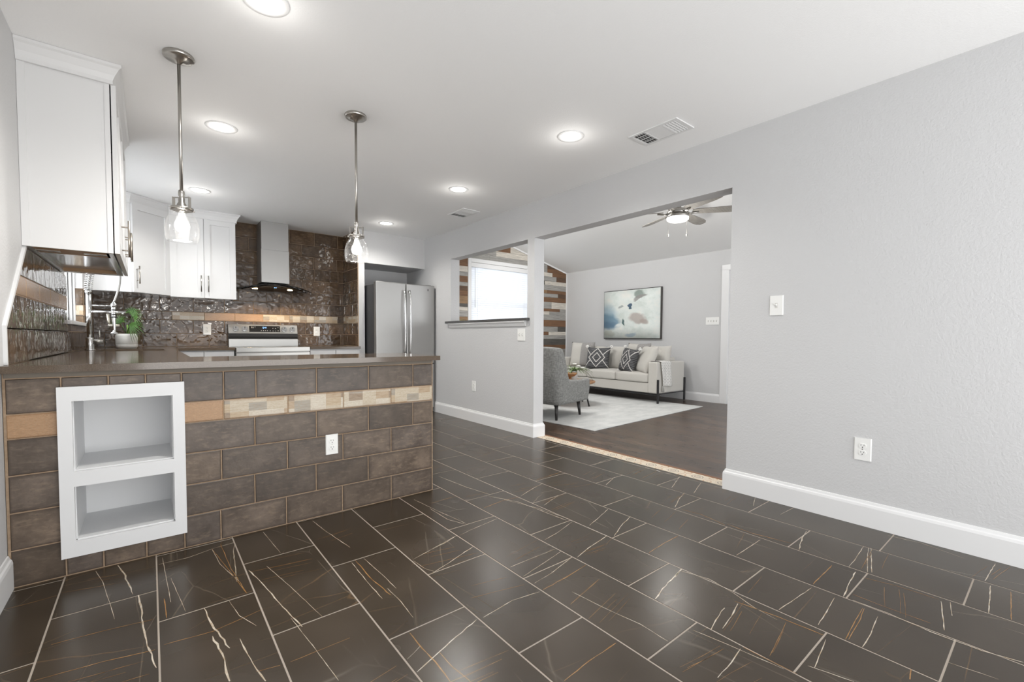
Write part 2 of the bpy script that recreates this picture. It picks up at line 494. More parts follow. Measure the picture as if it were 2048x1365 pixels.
# fabrics
def fabric(name, c1, c2, scale=260, bs=.4, st=(1, 1, 1)):
    t = NT(name); p = t.obj()
    n = t.noise(scale, 2, t.mapv(p, st)); n2 = t.noise(18, 3, p)
    col = t.mix(n, c1, c2); col = t.mix(t.math('MULTIPLY', n2, .25), col, c1)
    t.bump(n, bs, .002)
    return t.set(color=col, rough=.9, sheen=.2)
m_sofa = fabric('light_greige_upholstery', (.50, .48, .44), (.60, .58, .54))
t = NT('grey_tweed_upholstery'); p = t.obj()
a = t.noise(22, 2, t.mapv(p, (7, 7, 1)), .5); b = t.noise(22, 2, t.mapv(p, (1, 1, 7)), .5)
n = t.math('MULTIPLY_ADD', t.math('ADD', a, b), .5, 0.0)
t.bump(n, .4, .002)
m_tweed = t.set(color=t.ramp(n, [(.34, (.13, .13, .125)), (.5, (.215, .215, .205)), (.66, (.32, .32, .305))]), rough=.92)
m_rugm = NT('pale_grey_rug'); t = m_rugm; p = t.pos()
n = t.noise(3, 5, t.mapv(p, (1.2, 2.4, 1)), .7); n2 = t.noise(300, 2, p)
t.bump(n2, .3, .003)
m_rug = t.set(color=t.mix(t.math('MULTIPLY', n2, .3), t.ramp(n, [(.35, (.50, .51, .50)), (.65, (.66, .66, .64))]), (.45, .46, .46)), rough=.95)
m_pillow = fabric('ivory_linen', (.50, .48, .44), (.60, .58, .54))
t = NT('two_tone_knit'); uv = t.n('ShaderNodeUVMap', uv_map='UVMap').outputs[0]
su = t.n('ShaderNodeSeparateXYZ'); t.l.new(uv, su.inputs[0])
n = t.noise(70, 3, uv, .7)
knit = t.ramp(n, [(.4, (.16, .155, .15)), (.62, (.50, .48, .46))])
t.bump(n, .6, .006)
m_knit = t.set(color=t.mix(t.ramp(su.outputs[0], [(.49, 0.0), (.51, 1.0)]), (.56, .54, .50), knit), rough=.95)
# black pillow with raised ivory diamonds
t = NT('black_woven_diamond'); uv = t.n('ShaderNodeUVMap', uv_map='UVMap').outputs[0]
su = t.n('ShaderNodeSeparateXYZ'); t.l.new(uv, su.inputs[0])
U0 = t.math('MULTIPLY_ADD', su.outputs[0], 2, -1); V0 = t.math('MULTIPLY_ADD', su.outputs[1], 2, -1)
au = t.math('ABSOLUTE', U0); av = t.math('ABSOLUTE', V0)
s1 = t.math('ADD', t.math('MULTIPLY', au, 1.25), t.math('MULTIPLY', av, 1.0))
def ln(x, c, w): return t.math('LESS_THAN', t.math('ABSOLUTE', t.math('SUBTRACT', x, c)), w)
L1 = ln(s1, .86, .055); L2 = ln(s1, .42, .05)
s2 = t.math('ADD', t.math('MULTIPLY', t.math('SUBTRACT', .86, au), -1.3), av)
L3 = t.math('MULTIPLY', ln(t.math('ABSOLUTE', t.math('SUBTRACT', t.math('MULTIPLY', au, 1.25), .86)), 0, 0), 0)
L3 = t.math('MULTIPLY', ln(t.math('SUBTRACT', t.math('MULTIPLY', au, 1.25), av), .42, .05), t.math('GREATER_THAN', au, .5))
stripe = t.ramp(t.math('ABSOLUTE', t.math('SINE', t.math('MULTIPLY', t.math('ADD', V0, t.math('MULTIPLY', t.noise(4, 2, uv), .2)), 24))), [(.2, (.008, .008, .009)), (.7, (.12, .12, .125))])
L = t.math('MAXIMUM', t.math('MAXIMUM', L1, L2), L3)
t.bump(L, .8, .01)
m_blackpil = t.set(color=t.mix(L, stripe, (.62, .60, .57)), rough=.9)
m_pom = fabric('white_pompom_yarn', (.72, .71, .68), (.80, .79, .77), 120, .9)
t = NT('white_throw_weave'); p = t.obj()
br = t.n('ShaderNodeTexBrick'); br.inputs['Scale'].default_value = 1; br.inputs['Brick Width'].default_value = .05; br.inputs['Row Height'].default_value = .03
br.inputs['Mortar Size'].default_value = .003; br.inputs['Color1'].default_value = (.72, .71, .68, 1); br.inputs['Color2'].default_value = (.78, .77, .74, 1); br.inputs['Mortar'].default_value = (.40, .38, .36, 1)
t.l.new(t.n('ShaderNodeUVMap', uv_map='UVMap').outputs[0], br.inputs['Vector'])
t.bump(t.noise(160, 2, p), .5, .003)
m_throw = t.set(color=br.outputs[0], rough=.95)
def leaf(name, c1, c2):
    t = NT(name); n = t.noise(12, 2, t.obj())
    return t.set(color=t.mix(n, c1, c2), rough=.45, sss=0.0)
m_leaf = leaf('palm_leaf_green', (.018, .048, .007), (.05, .115, .018))
m_leaf2 = leaf('dusty_leaf_green', (.10, .17, .06), (.22, .30, .13))
m_pot = simple('matte_white_ceramic', (.54, .53, .50), .45)
m_tabwood = NT('honey_wood'); m_tabwood = m_tabwood.set(color=m_tabwood.ramp(m_tabwood.noise(8, 4, m_tabwood.mapv(m_tabwood.obj(), (1, 8, 1))), [(.3, (.24, .12, .05)), (.7, (.38, .20, .09))]), rough=.4)
m_soil = simple('dark_soil', (.03, .022, .015), .9)
t = NT('grey_weathered_blade'); m_blade = t.set(color=t.ramp(t.noise(8, 4, t.mapv(t.obj(), (1, 14, 1))), [(.3, (.20, .185, .165)), (.7, (.33, .31, .28))]), rough=.5)
m_sill = simple('charcoal_ledge_stone', (.075, .075, .075), .25)
t = NT('blind_slat'); m_slat = t.set(color=(.85, .86, .88), rough=.5)
tr = t.n('ShaderNodeBsdfTranslucent'); tr.inputs[0].default_value = (.95, .97, 1, 1)
mx = t.n('ShaderNodeMixShader'); mx.inputs[0].default_value = .55
t.l.new(t.b.outputs[0], mx.inputs[1]); t.l.new(tr.outputs[0], mx.inputs[2]); t.l.new(mx.outputs[0], t.t.nodes['Material Output'].inputs[0])
# abstract painting (flat artwork on canvas)
t = NT('abstract_painting'); uv = t.n('ShaderNodeUVMap', uv_map='UVMap').outputs[0]
nz = t.n('ShaderNodeTexNoise'); nz.inputs['Scale'].default_value = 5; nz.inputs['Detail'].default_value = 6; t.l.new(uv, nz.inputs['Vector'])
wv = t.n('ShaderNodeVectorMath', operation='MULTIPLY_ADD'); t.l.new(nz.outputs['Color'], wv.inputs[0]); wv.inputs[1].default_value = (.16, .16, 0); t.l.new(t.mapv(uv, (1, 1, 1), (-.08, -.08, 0)), wv.inputs[2])
Q = wv.outputs[0]
bn = t.noise(3.5, 5, uv, .65)
col = t.ramp(bn, [(.35, (.60, .66, .62)), (.5, (.72, .77, .74)), (.65, (.80, .80, .75))])
def blob(cx, cy, rx, ry, rot, c, soft=.25, amt=1.0):
    global col
    q = t.mapv(Q, (1, 1, 1), (-cx, -cy, 0))
    q = t.mapv(q, (1, 1, 1), rot=(0, 0, radians(rot)))
    q = t.mapv(q, (1 / rx, 1 / ry, 0))
    ln_ = t.n('ShaderNodeVectorMath', operation='LENGTH'); t.l.new(q, ln_.inputs[0])
    mk = t.ramp(ln_.outputs['Value'], [(max(0, 1 - soft), 1.0), (1.0, 0.0)])
    col = t.mix(t.math('MULTIPLY', mk, amt), col, c)
blob(.0, .50, .32, .26, 0, (.34, .48, .56), .5, .8)
blob(.08, .36, .28, .20, 20, (.16, .28, .38), .4, .9)
blob(.06, .27, .20, .12, 0, (.11, .20, .29), .5, .8)
blob(.27, .27, .10, .05, -25, (.74, .78, .76), .5, .9)
blob(.62, .40, .19, .12, 25, (.42, .37, .34), .35, .85)
blob(.74, .33, .10, .07, 0, (.38, .32, .29), .4, .8)
blob(.66, .90, .10, .10, 0, (.22, .27, .24), .3, .85)
blob(.66, .84, .15, .045, -20, (.26, .25, .24), .3, .85)
blob(.46, .70, .05, .06, 0, (.035, .085, .15), .3, .95)
blob(.47, .63, .03, .04, 0, (.03, .08, .12), .3, .95)
blob(.33, .665, .045, .03, 0, (.30, .34, .34), .4, .8)
blob(.38, .35, .026, .09, -12, (.05, .11, .11), .3, .95)
blob(.50, .08, .12, .05, -15, (.34, .46, .56), .4, .7)
blob(.10, .10, .13, .07, 0, (.55, .58, .52), .3, .8)
m_art = t.set(color=col, rough=.6)

# ================================================================ tiles
def tiles(name, rects, put, mats, parent=None, thick=.008, ch=.0025, gap=.0025, veins=None, smooth=False):
    """rects (u0,v0,u1,v1,mi[,r1]) ; put(u,v,d) -> room point; every tile is a chamfered slab of one mesh"""
    V, Fs, MI, RN, UV = [], [], [], [], []
    off = root_loc(parent) if parent is not None else Vector((0, 0, 0))
    for rc in rects:
        u0, v0, u1, v1, mi = rc[:5]
        r1 = rc[5] if len(rc) > 5 else random.random()
        rn = (r1, random.random(), random.random())
        u0 += gap; v0 += gap; u1 -= gap; v1 -= gap
        if u1 - u0 < .004 or v1 - v0 < .004: continue
        k = len(V)
        O = [(u0, v0), (u1, v0), (u1, v1), (u0, v1)]
        I = [(u0 + ch, v0 + ch), (u1 - ch, v0 + ch), (u1 - ch, v1 - ch), (u0 + ch, v1 - ch)]
        for (a, b) in O: V.append(Vector(put(a, b, 0)) - off)
        for (a, b) in O: V.append(Vector(put(a, b, thick - ch)) - off)
        for (a, b) in I: V.append(Vector(put(a, b, thick)) - off)
        def nuv(a, b): return ((a - u0) / (u1 - u0), (b - v0) / (v1 - v0))
        uvO = [nuv(*q) for q in O]; uvI = [nuv(*q) for q in I]
        fs = [((k + 8, k + 9, k + 10, k + 11), uvI)]
        for i in range(4):
            j = (i + 1) % 4
            fs.append(((k + 4 + i, k + 4 + j, k + 8 + j, k + 8 + i), (uvO[i], uvO[j], uvI[j], uvI[i])))
            fs.append(((k + i, k + j, k + 4 + j, k + 4 + i), (uvO[i], uvO[j], uvO[j], uvO[i])))
        for f, q in fs: Fs.append(f); MI.append(mi); RN.append(rn); UV.append(q)
    for kind, w, pl in (veins or []):
        fine = [pl[0]]
        for a_, b_ in zip(pl, pl[1:]):
            m_ = max(1, int(Vector((b_[0] - a_[0], b_[1] - a_[1])).length / .028))
            for k_ in range(1, m_ + 1):
                j_ = w * .32 if k_ < m_ else 0
                fine.append((a_[0] + (b_[0] - a_[0]) * k_ / m_ + random.uniform(-j_, j_), a_[1] + (b_[1] - a_[1]) * k_ / m_ + random.uniform(-j_, j_)))
        pl = fine
        n = len(pl)
        L, Rr = [], []
        for i, p in enumerate(pl):
            a = Vector(pl[max(i - 1, 0)]); b = Vector(pl[min(i + 1, n - 1)])
            d = (b - a).normalized(); q = Vector((-d.y, d.x))
            ww = w * (.38 if w < .006 else .28) * (.5 + .95 * random.random()) * (.55 if i in (0, n - 1) else 1)
            L.append(Vector(p) + q * ww); Rr.append(Vector(p) - q * ww)
        for i in range(n - 1):
            k = len(V)
            for p in (L[i], L[i + 1], Rr[i + 1], Rr[i]): V.append(Vector(put(p.x, p.y, thick + .0004)) - off)
            Fs.append((k, k + 3, k + 2, k + 1)); MI.append(len(mats) - 2 if kind == 'w' else len(mats) - 1); RN.append((0, 0, 0)); UV.append(((0, 0),) * 4)
    me = bpy.data.meshes.new(name)
    me.from_pydata([tuple(v) for v in V], [], Fs)
    me.update()
    bm = bmesh.new(); bm.from_mesh(me); bm.free()
    for m in mats: me.materials.append(m)
    me.polygons.foreach_set('material_index', MI)
    at = me.attributes.new('rnd', 'FLOAT_VECTOR', 'FACE')
    at.data.foreach_set('vector', [c for r in RN for c in r])
    ul = me.uv_layers.new(name='tile')
    flat = []
    for p in me.polygons:
        q = UV[p.index]
        for c in q: flat += [c[0], c[1]]
    ul.data.foreach_set('uv', flat)
    o = bpy.data.objects.new(name, me); COL.objects.link(o)
    if parent is not None: o.parent = parent
    return o

def cut(rects, holes):
    """clip tile rectangles around rectangular holes"""
    out = list(rects)
    for (a0, b0, a1, b1) in holes:
        nx = []
        for rc in out:
            u0, v0, u1, v1 = rc[:4]; rest = rc[4:]
            if u1 <= a0 or u0 >= a1 or v1 <= b0 or v0 >= b1: nx.append(rc); continue
            if u0 < a0: nx.append((u0, v0, a0, v1, *rest))
            if u1 > a1: nx.append((a1, v0, u1, v1, *rest))
            c0, c1 = max(u0, a0), min(u1, a1)
            if v0 < b0: nx.append((c0, v0, c1, b0, *rest))
            if v1 > b1: nx.append((c0, b1, c1, v1, *rest))
        out = nx
    return out

# ================================================================ room shell
WX = -.47          # face of the left wall
# --- tiled floor
rects = []
for k in range(-2, 11):
    x0 = .004 + .309 * k; x1 = x0 + .309
    x0 = max(x0, -.47); x1 = min(x1, 3.14)
    base = (2.05 + .006 * k) if k % 2 == 0 else (2.325 + .011 * k)
    y = base - .625 * 6
    while y < 6.42:
        y0, y1 = max(y, -1.6), min(y + .625, 6.42)
        if y1 > y0 and x1 > x0: rects.append((x0, y0, x1, y1, 0))
        y += .625
VEINS = [('w',0.008,[(-0.133,2.677),(-0.109,2.573),(-0.094,2.474),(-0.08,2.396),(-0.073,2.336)]),
('w',0.008,[(-0.056,2.315),(-0.047,2.219),(-0.04,2.082),(-0.032,1.98),(-0.021,1.884),(-0.004,1.767)]),
('w',0.009,[(0.142,2.048),(0.155,1.914),(0.171,1.818),(0.188,1.728)]),
('w',0.009,[(0.15,1.835),(0.159,1.751),(0.168,1.673),(0.165,1.609),(0.168,1.559)]),
('w',0.005,[(0.323,2.26),(0.339,2.174),(0.356,2.051),(0.376,1.898),(0.407,1.695)]),
('w',0.005,[(0.222,1.761),(0.23,1.658),(0.236,1.6),(0.253,1.492)]),
('w',0.0035,[(0.012,2.572),(0.12,2.568),(0.224,2.605),(0.315,2.615)]),
('w',0.0035,[(0.313,2.594),(0.296,2.515),(0.277,2.286),(0.268,2.187)]),
('w',0.0035,[(0.697,2.651),(0.713,2.481),(0.752,2.2)]),
('r',0.003,[(0.217,2.6),(0.251,2.344),(0.287,2.059)]),
('r',0.003,[(0.256,2.638),(0.263,2.335),(0.286,2.075)]),
('r',0.003,[(-0.444,2.507),(-0.381,2.506),(-0.311,2.513)]),
('r',0.003,[(-0.292,1.929),(-0.138,1.907),(-0.007,1.873)]),
('r',0.003,[(0.238,1.552),(0.302,1.537)]),
('r',0.003,[(0.331,1.533),(0.436,1.531),(0.52,1.53)]),
('r',0.003,[(-0.279,2.121),(-0.15,2.108),(-0.006,2.08)]),
('r',0.003,[(0.017,1.885),(0.156,1.865),(0.318,1.902)]),
('r',0.004,[(0.024,2.221),(0.027,2.133),(0.028,2.059)]),
('w',0.0022,[(0.026,2.642),(0.038,2.336),(0.044,2.176)]),
('w',0.0022,[(0.051,2.394),(0.085,2.067)]),
('w',0.0022,[(0.223,2.048),(0.24,1.91),(0.279,1.804)]),
('w',0.0022,[(0.387,1.781),(0.411,1.54),(0.426,1.358)]),
('w',0.0022,[(-0.206,2.669),(-0.176,2.539),(-0.143,2.325),(-0.121,2.171)]),
('w',0.0022,[(0.217,2.6),(0.231,2.399),(0.276,2.181)]),
('w',0.0022,[(0.45,2.661),(0.47,2.355)]),
('w',0.0022,[(0.393,2.252),(0.437,2.003),(0.481,1.706)]),
('w',0.005,[(0.946,1.73),(1.058,1.765),(1.235,1.83)]),
('w',0.005,[(1.563,1.432),(1.685,1.464),(1.851,1.492)]),
('w',0.005,[(1.886,1.469),(2.029,1.529),(2.166,1.572)]),
('w',0.006,[(0.627,1.24),(0.694,1.264),(0.784,1.297),(0.92,1.34)]),
('w',0.008,[(1.555,1.003),(1.647,1.028),(1.762,1.047),(1.852,1.065)]),
('r',0.006,[(0.726,2.058),(0.726,1.95),(0.724,1.843),(0.739,1.685)]),
('r',0.006,[(1.248,1.331),(1.423,1.343),(1.54,1.358)]),
('r',0.004,[(0.694,1.425),(0.691,1.328),(0.695,1.244),(0.689,1.144)]),
('r',0.004,[(1.87,1.245),(2.006,1.257),(2.155,1.26)]),
('r',0.004,[(0.963,0.929),(1.086,0.938),(1.222,0.938)]),
('r',0.004,[(0.727,1.278),(0.726,1.19),(0.737,1.109)]),
('w',0.003,[(0.706,2.044),(0.701,1.844),(0.702,1.683)]),
('w',0.003,[(0.938,1.88),(0.946,1.785),(0.965,1.742)]),
('w',0.003,[(1.3,2.602),(1.323,2.367),(1.36,2.084)]),
('w',0.003,[(0.629,1.311),(0.69,1.34)]),
('w',0.003,[(1.331,1.246),(1.35,1.083),(1.374,0.946),(1.37,0.832)]),
('w',0.003,[(1.536,2.031),(1.326,1.998),(1.249,1.979)]),
('w',0.003,[(1.754,2.247),(1.83,2.003),(1.86,1.766)]),
('w',0.003,[(1.569,1.663),(1.689,1.685),(1.845,1.732)]),
('w',0.003,[(1.251,1.461),(1.383,1.488),(1.552,1.523)]),
('w',0.003,[(0.943,1.897),(1.062,1.933),(1.226,1.984)]),
('w',0.003,[(1.257,1.558),(1.319,1.559),(1.538,1.557)]),
('w',0.003,[(1.253,1.39),(1.368,1.405),(1.529,1.444)]),
('w',0.003,[(0.948,1.335),(1.101,1.352),(1.227,1.329)]),
('w',0.003,[(0.748,1.74),(0.751,1.615),(0.743,1.497)]),
('w',0.003,[(0.764,2.049),(0.775,1.838),(0.776,1.718)]),
('r',0.005,[(2.51,1.17),(2.497,1.032),(2.53,0.854)]),
('r',0.005,[(2.177,0.646),(2.288,0.648),(2.43,0.649)]),
('r',0.005,[(1.791,0.798),(1.817,0.652),(1.829,0.507)]),
('r',0.005,[(1.544,0.656),(1.547,0.572),(1.55,0.496)]),
('w',0.007,[(2.486,0.802),(2.641,0.84),(2.761,0.857)]),
('w',0.007,[(2.171,0.537),(2.3,0.552),(2.446,0.563)]),
('w',0.007,[(1.767,1.043),(1.852,1.062)]),
('w',0.0035,[(2.477,0.596),(2.596,0.599),(2.777,0.611)]),
('w',0.0035,[(2.781,0.592),(2.641,0.564),(2.482,0.528)]),
('w',0.0035,[(2.791,0.584),(2.497,0.516)]),
('w',0.0035,[(1.868,0.665),(1.991,0.654),(2.141,0.641)]),
('w',0.0035,[(1.88,0.538),(2.032,0.549),(2.132,0.557)]),
('w',0.0035,[(1.862,0.403),(1.973,0.404),(2.116,0.415)]),
('w',0.0035,[(2.461,0.259),(2.344,0.24)]),
('w',0.0035,[(2.439,0.283),(2.204,0.244)]),
('w',0.0035,[(2.759,0.171),(2.476,0.155)]),
('w',0.0035,[(1.837,1.057),(1.87,0.944),(1.846,0.83),(1.807,0.727),(1.795,0.644)]),
('w',0.0035,[(1.493,0.809),(1.515,0.7),(1.529,0.606),(1.541,0.529)]),
('w',0.0035,[(1.341,0.643),(1.44,0.647),(1.528,0.658)]),
('w',0.0035,[(1.625,0.471),(1.733,0.484),(1.81,0.494)]),
('w',0.0035,[(1.992,0.208),(2.013,0.099)]),
('w',0.0035,[(3.039,0.566),(3.062,0.434),(3.008,0.274)]),
('w',0.0035,[(2.8,0.19),(3.052,0.177)]),
('w',0.0035,[(2.916,1.199),(3.082,1.258)]),
('w',0.0035,[(1.617,0.487),(1.634,0.436),(1.652,0.375)]),
('w',0.0035,[(2.902,1.038),(3.087,1.029)]),
('w',0.0035,[(2.182,0.969),(2.447,0.968)]),
('w',0.005,[(2.17,0.505),(2.173,0.396),(2.153,0.273),(2.157,0.147),(2.184,0.055)]),
('w',0.005,[(1.549,0.77),(1.682,0.799),(1.715,0.801)]),
('w',0.005,[(1.586,0.747),(1.681,0.76),(1.784,0.782)]),
('r',0.003,[(2.221,0.517),(2.215,0.404),(2.218,0.282)]),
('r',0.003,[(1.863,0.451),(1.995,0.459),(2.136,0.466)]),
('r',0.003,[(1.873,0.444),(2.022,0.45),(2.135,0.461)]),
('r',0.003,[(2.76,0.113),(2.484,0.097)]),
('r',0.003,[(2.414,0.531),(2.444,0.421),(2.45,0.29)]),
('r',0.008,[(1.798,0.27),(1.857,0.277)]),
('w',0.006,[(2.829,3.638),(3.014,3.698)]),
('w',0.006,[(2.819,1.704),(2.97,1.76),(3.094,1.807)]),
('w',0.006,[(2.504,1.489),(2.658,1.552),(2.797,1.594)]),
('w',0.004,[(1.887,2.232),(2.038,2.288),(2.177,2.33)]),
('w',0.004,[(1.891,2.015),(2.012,2.059),(2.09,2.083)]),
('w',0.004,[(1.887,1.639),(2.005,1.675),(2.155,1.727)]),
('w',0.004,[(1.667,2.93),(1.696,2.594),(1.739,2.376)]),
('w',0.004,[(2.82,2.409),(2.974,2.445),(3.118,2.45)]),
('w',0.004,[(2.499,2.025),(2.697,2.103)]),
('w',0.004,[(1.715,2.36),(1.8,2.16),(1.835,1.769)]),
('w',0.004,[(1.058,1.931),(1.165,1.958),(1.236,1.988)]),
('w',0.004,[(1.308,2.406),(1.307,2.197),(1.347,2.089)]),
('w',0.004,[(2.838,1.551),(3.082,1.631)]),
('w',0.004,[(2.853,3.043),(3.128,3.085)]),
('w',0.004,[(2.806,3.372),(3.07,3.452)]),
('r',0.004,[(1.356,2.476),(1.544,2.493)]),
('r',0.004,[(1.575,2.212),(1.742,2.237),(1.858,2.223)]),
('r',0.004,[(2.186,2.415),(2.476,2.439)]),
('r',0.004,[(2.507,1.444),(2.527,1.333),(2.489,1.17)])]

# faint rust and cream hairlines, in loose bundles across single tiles
rv = random.Random(11)
for (x0, y0, x1, y1, _) in rects:
    if y1 < .3 or y0 > 4.5 or rv.random() < .45: continue
    tilt = rv.choice([-.28, -.2, -.12, .1, .18]) + rv.uniform(-.05, .05); yy = rv.uniform(y0, y1)
    for k in range(rv.randint(2, 7)):
        yc = yy + rv.uniform(-.11, .11); a = rv.uniform(.0, .35); c = rv.uniform(.6, 1)
        q = []
        for t_ in (a, (a + c) / 2, c):
            xx = x0 + .004 + (x1 - x0 - .008) * t_
            q.append((round(xx, 4), min(y1 - .005, max(y0 + .005, yc + (t_ - .5) * .309 * tilt + rv.uniform(-.002, .002)))))
        if q[0][1] in (y0 + .005, y1 - .005) and q[2][1] in (y0 + .005, y1 - .005): continue
        VEINS.append(('r', rv.choice([.0009, .0012, .0017]), q))
fl = tiles('floor', rects, lambda u, v, d: (u, v, d - .008), [m_floor, m_vw, m_vr], thick=.008, ch=.0012, gap=.0027, veins=VEINS)
struct(fl)
struct(MB().box(-.62, -1.6, -.12, 3.14, 6.55, -.0011).build('floor_bed', m_fgrout, fl))
# threshold strip and wood floor of the living room
th = struct(MB().box(3.14, 1.38, -.05, 3.262, 3.55, .0015).build('trim_1', m_mosaic))
struct(MB().box(3.262, 1.38, -.05, 3.285, 3.55, .006, .002).build('trim_2', m_stripw))
struct(MB().box(3.285, -1.6, -.10, 7.3, 7.05, 0).build('floor.001', m_wood))
# --- ceilings
struct(MB().box(-.62, -1.6, H, 3.24, 6.55, H + .1).build('ceiling', m_ceil))
def cz(x): return 2.457 + .2535 * (7.133 - x)
struct(MB().extrude([(3.1, cz(3.1)), (7.3, cz(7.3)), (7.3, cz(7.3) + .25), (3.1, cz(3.1) + .25)], -1.6, 7.05, lambda a, u, v: (u, a, v)).build('ceiling.001', m_ceil))
# --- left wall with the sink window opening
b = MB()
WY0, WY1, WZ0, WZ1 = 4.55, 5.66, 1.155, 2.12
b.box(-.62, -1.7, 0, WX, -1.6, H).box(-.62, -1.6, 2.15, WX, 1.15, H).box(-.62, 1.15, 0, WX, WY0, H).box(-.62, WY1, 0, WX, 6.55, H).box(-.62, WY0, 0, WX, WY1, WZ0 - .03).box(-.62, WY0, WZ1, WX, WY1, H)  # door-sized gap beside the camera is added to let fill light in
struct(b.build('wall_left', m_wall))
# --- back wall of the kitchen
struct(MB().box(-.47, 6.43, 0, 3.1, 6.55, H).build('wall_back', m_wall))
# --- wing wall beside the refrigerator, soffit above it
struct(MB().box(2.138, 5.85, 0, 2.217, 6.43, 2.022).build('wall_wing', m_wall))
struct(MB().box(2.138, 5.85, 2.022, 3.1, 6.43, H).build('wall_soffit', m_wall))
# --- partition and right wall, one wall with two openings
PX0, PX1 = 3.1, 3.235
OZ = 2.073
b = MB()
def pw(y0, y1, z0, z1): b.box(PX0, y0, z0, PX1, y1, z1)
pw(-1.6, 1.462, 0, 3.45); pw(1.462, 3.476, OZ, 3.45); pw(3.476, 3.585, 0, 3.45)
pw(3.585, 5.13, 0, 1.225); pw(3.585, 5.13, OZ, 3.45); pw(5.13, 6.55, 0, 3.45)
bmesh.ops.remove_doubles(b.bm, verts=b.bm.verts, dist=1e-5)
struct(b.build('wall_right', m_wall))
struct(MB().box(3.235, 6.55, 0, 3.3, 6.94, 3.45).build('wall_corner', m_wall))
# --- living room walls
XA, YP = 7.133, 6.933
struct(MB().box(XA, -1.6, 0, XA + .12, 3.36 - .82, 3.0).box(XA, 2.54, 2.15, XA + .12, 3.41, 3.0).box(XA, 3.41, 0, XA + .12, 7.05, 3.0).build('wall_living_east', m_wall))
LW = (4.62, 6.08, .95, 2.43)   # living window x0,x1,z0,z1
b = MB()
b.box(3.235, YP + .012, 0, LW[0], YP + .13, 3.5).box(LW[1], YP + .012, 0, XA + .12, YP + .13, 3.5)
b.box(LW[0], YP + .012, 0, LW[1], YP + .13, LW[2]).box(LW[0], YP + .012, LW[3], LW[1], YP + .13, 3.5)
struct(b.build('wall_living_north', m_wall))
# door at the end of the art wall
d1 = struct(MB().box(XA + .03, 2.56, .01, XA + .07, 3.375, 2.13, .003).build('door_1', m_trim))
b = MB(); b.box(XA - .018, 3.375, 0, XA + .09, 3.49, 2.14, .004); b.box(XA - .018, 2.46, 2.13, XA + .09, 3.49, 2.215, .004); b.box(XA - .018, 2.46, 0, XA + .09, 2.56, 2.14, .004)
struct(b.build('door_frame', m_trim, d1))

# --- baseboards (profiled)
BBP = [(0, 0), (.016, 0), (.016, .110), (.013, .122), (.008, .128), (.005, .140), (0, .142)]
def base(name, pts, side):
    b = MB()
    rings = []
    n = len(pts)
    for i, p in enumerate(pts):
        p = Vector(p)
        dirs = []
        if i > 0: dirs.append((p - Vector(pts[i - 1])).normalized())
        if i < n - 1: dirs.append((Vector(pts[i + 1]) - p).normalized())
        nn = Vector((0, 0))
        for d in dirs: nn += Vector((-d.y, d.x)) * side
        if len(dirs) == 2: nn = nn.normalized() / max(.3, nn.normalized().dot(Vector((-dirs[0].y, dirs[0].x)) * side))
        rings.append([b.bm.verts.new((p.x + nn.x * u, p.y + nn.y * u, z)) for u, z in BBP])
    for A, B in zip(rings, rings[1:]):
        for i in range(len(BBP)):
            j = (i + 1) % len(BBP); b.bm.faces.new((A[i], A[j], B[j], B[i]))
    b.bm.faces.new(rings[0][::-1]); b.bm.faces.new(rings[-1])
    return struct(b.build(name, m_trim))
base('baseboard_right', [(3.1, -1.6), (3.1, 1.462), (3.235, 1.462), (3.235, -1.6)], 1)
base('baseboard_partition', [(3.235, 5.9), (3.235, 3.476), (3.1, 3.476), (3.1, 6.4)], 1)
base('baseboard_left', [(WX, 1.15), (WX, 2.688)], -1)
base('baseboard_living', [(XA, 3.49), (XA, YP)], 1)

# --- pass-through ledge
b = MB(); b.box(3.058, 3.545, 1.225, 3.27, 5.215, 1.254, .004)
struct(b.build('trim_3', m_sill))
prof = [(0, 1.225), (-.036, 1.225), (-.036, 1.213), (-.024, 1.20), (-.018, 1.182), (-.012, 1.168), (0, 1.166)]
struct(MB().extrude(prof, 3.60, 5.15, lambda a, u, v: (3.1 + u, a, v)).build('trim_4', m_trim))

# --- kitchen window over the sink
wd = struct(MB().box(-.60, WY0, WZ0, -.565, WY0 + .05, WZ1).box(-.60, WY1 - .05, WZ0, -.565, WY1, WZ1).box(-.60, WY0, WZ0, -.565, WY1, WZ0 + .05)
            .box(-.60, WY0, WZ1 - .05, -.565, WY1, WZ1).box(-.595, WY0, 1.62, -.57, WY1, 1.66).build('window_1', m_trim))
struct(MB().box(-.585, WY0 + .04, WZ0 + .04, -.58, WY1 - .04, WZ1 - .04).build('window_glass', m_glass, wd))
struct(MB().box(-.535, WY1 - .012, WZ0, -.52, WY1, WZ1, .002).box(-.56, WY1 - .03, WZ0, -.54, WY1, WZ1, .002).build('window_frame', m_trim, wd))
struct(MB().box(-.60, WY0, WZ0 - .03, -.44, WY1, WZ0, .006).build('window_sill', m_trim, wd))

# ================================================================ backsplash tiles
ROWS = [(.921, 1.072), (1.072, 1.226), (1.226, 1.320), (1.320, 1.478), (1.478, 1.633), (1.633, 1.790), (1.790, 1.947), (1.947, 2.105), (2.105, 2.262), (2.262, 2.438)]
def wall_rects(u0, u1, offs, acc_u=None):
    out = []
    for i, (z0, z1) in enumerate(ROWS):
        acc = (i == 2)
        u = u0 - .307 + (offs[i % len(offs)] % .307)
        while u < u1:
            a, c = max(u, u0), min(u + .307, u1)
            if c > a + .002:
                if acc and (acc_u is None or (acc_u[0] <= (a + c) / 2 <= acc_u[1])): out.append((a, z0, c, z1, 1, random.random()))
                else: out.append((a, z0, c, z1, 0))
            u += .307
    return out
bs = thing('tile_backsplash', 'glossy brown brick-pattern tile wall with a pale accent row behind the range', 'backsplash', (.8, 6.43, .92))
offs = [.70, .55, .66, .86, .70, .82, .98, .66, .82, .98]
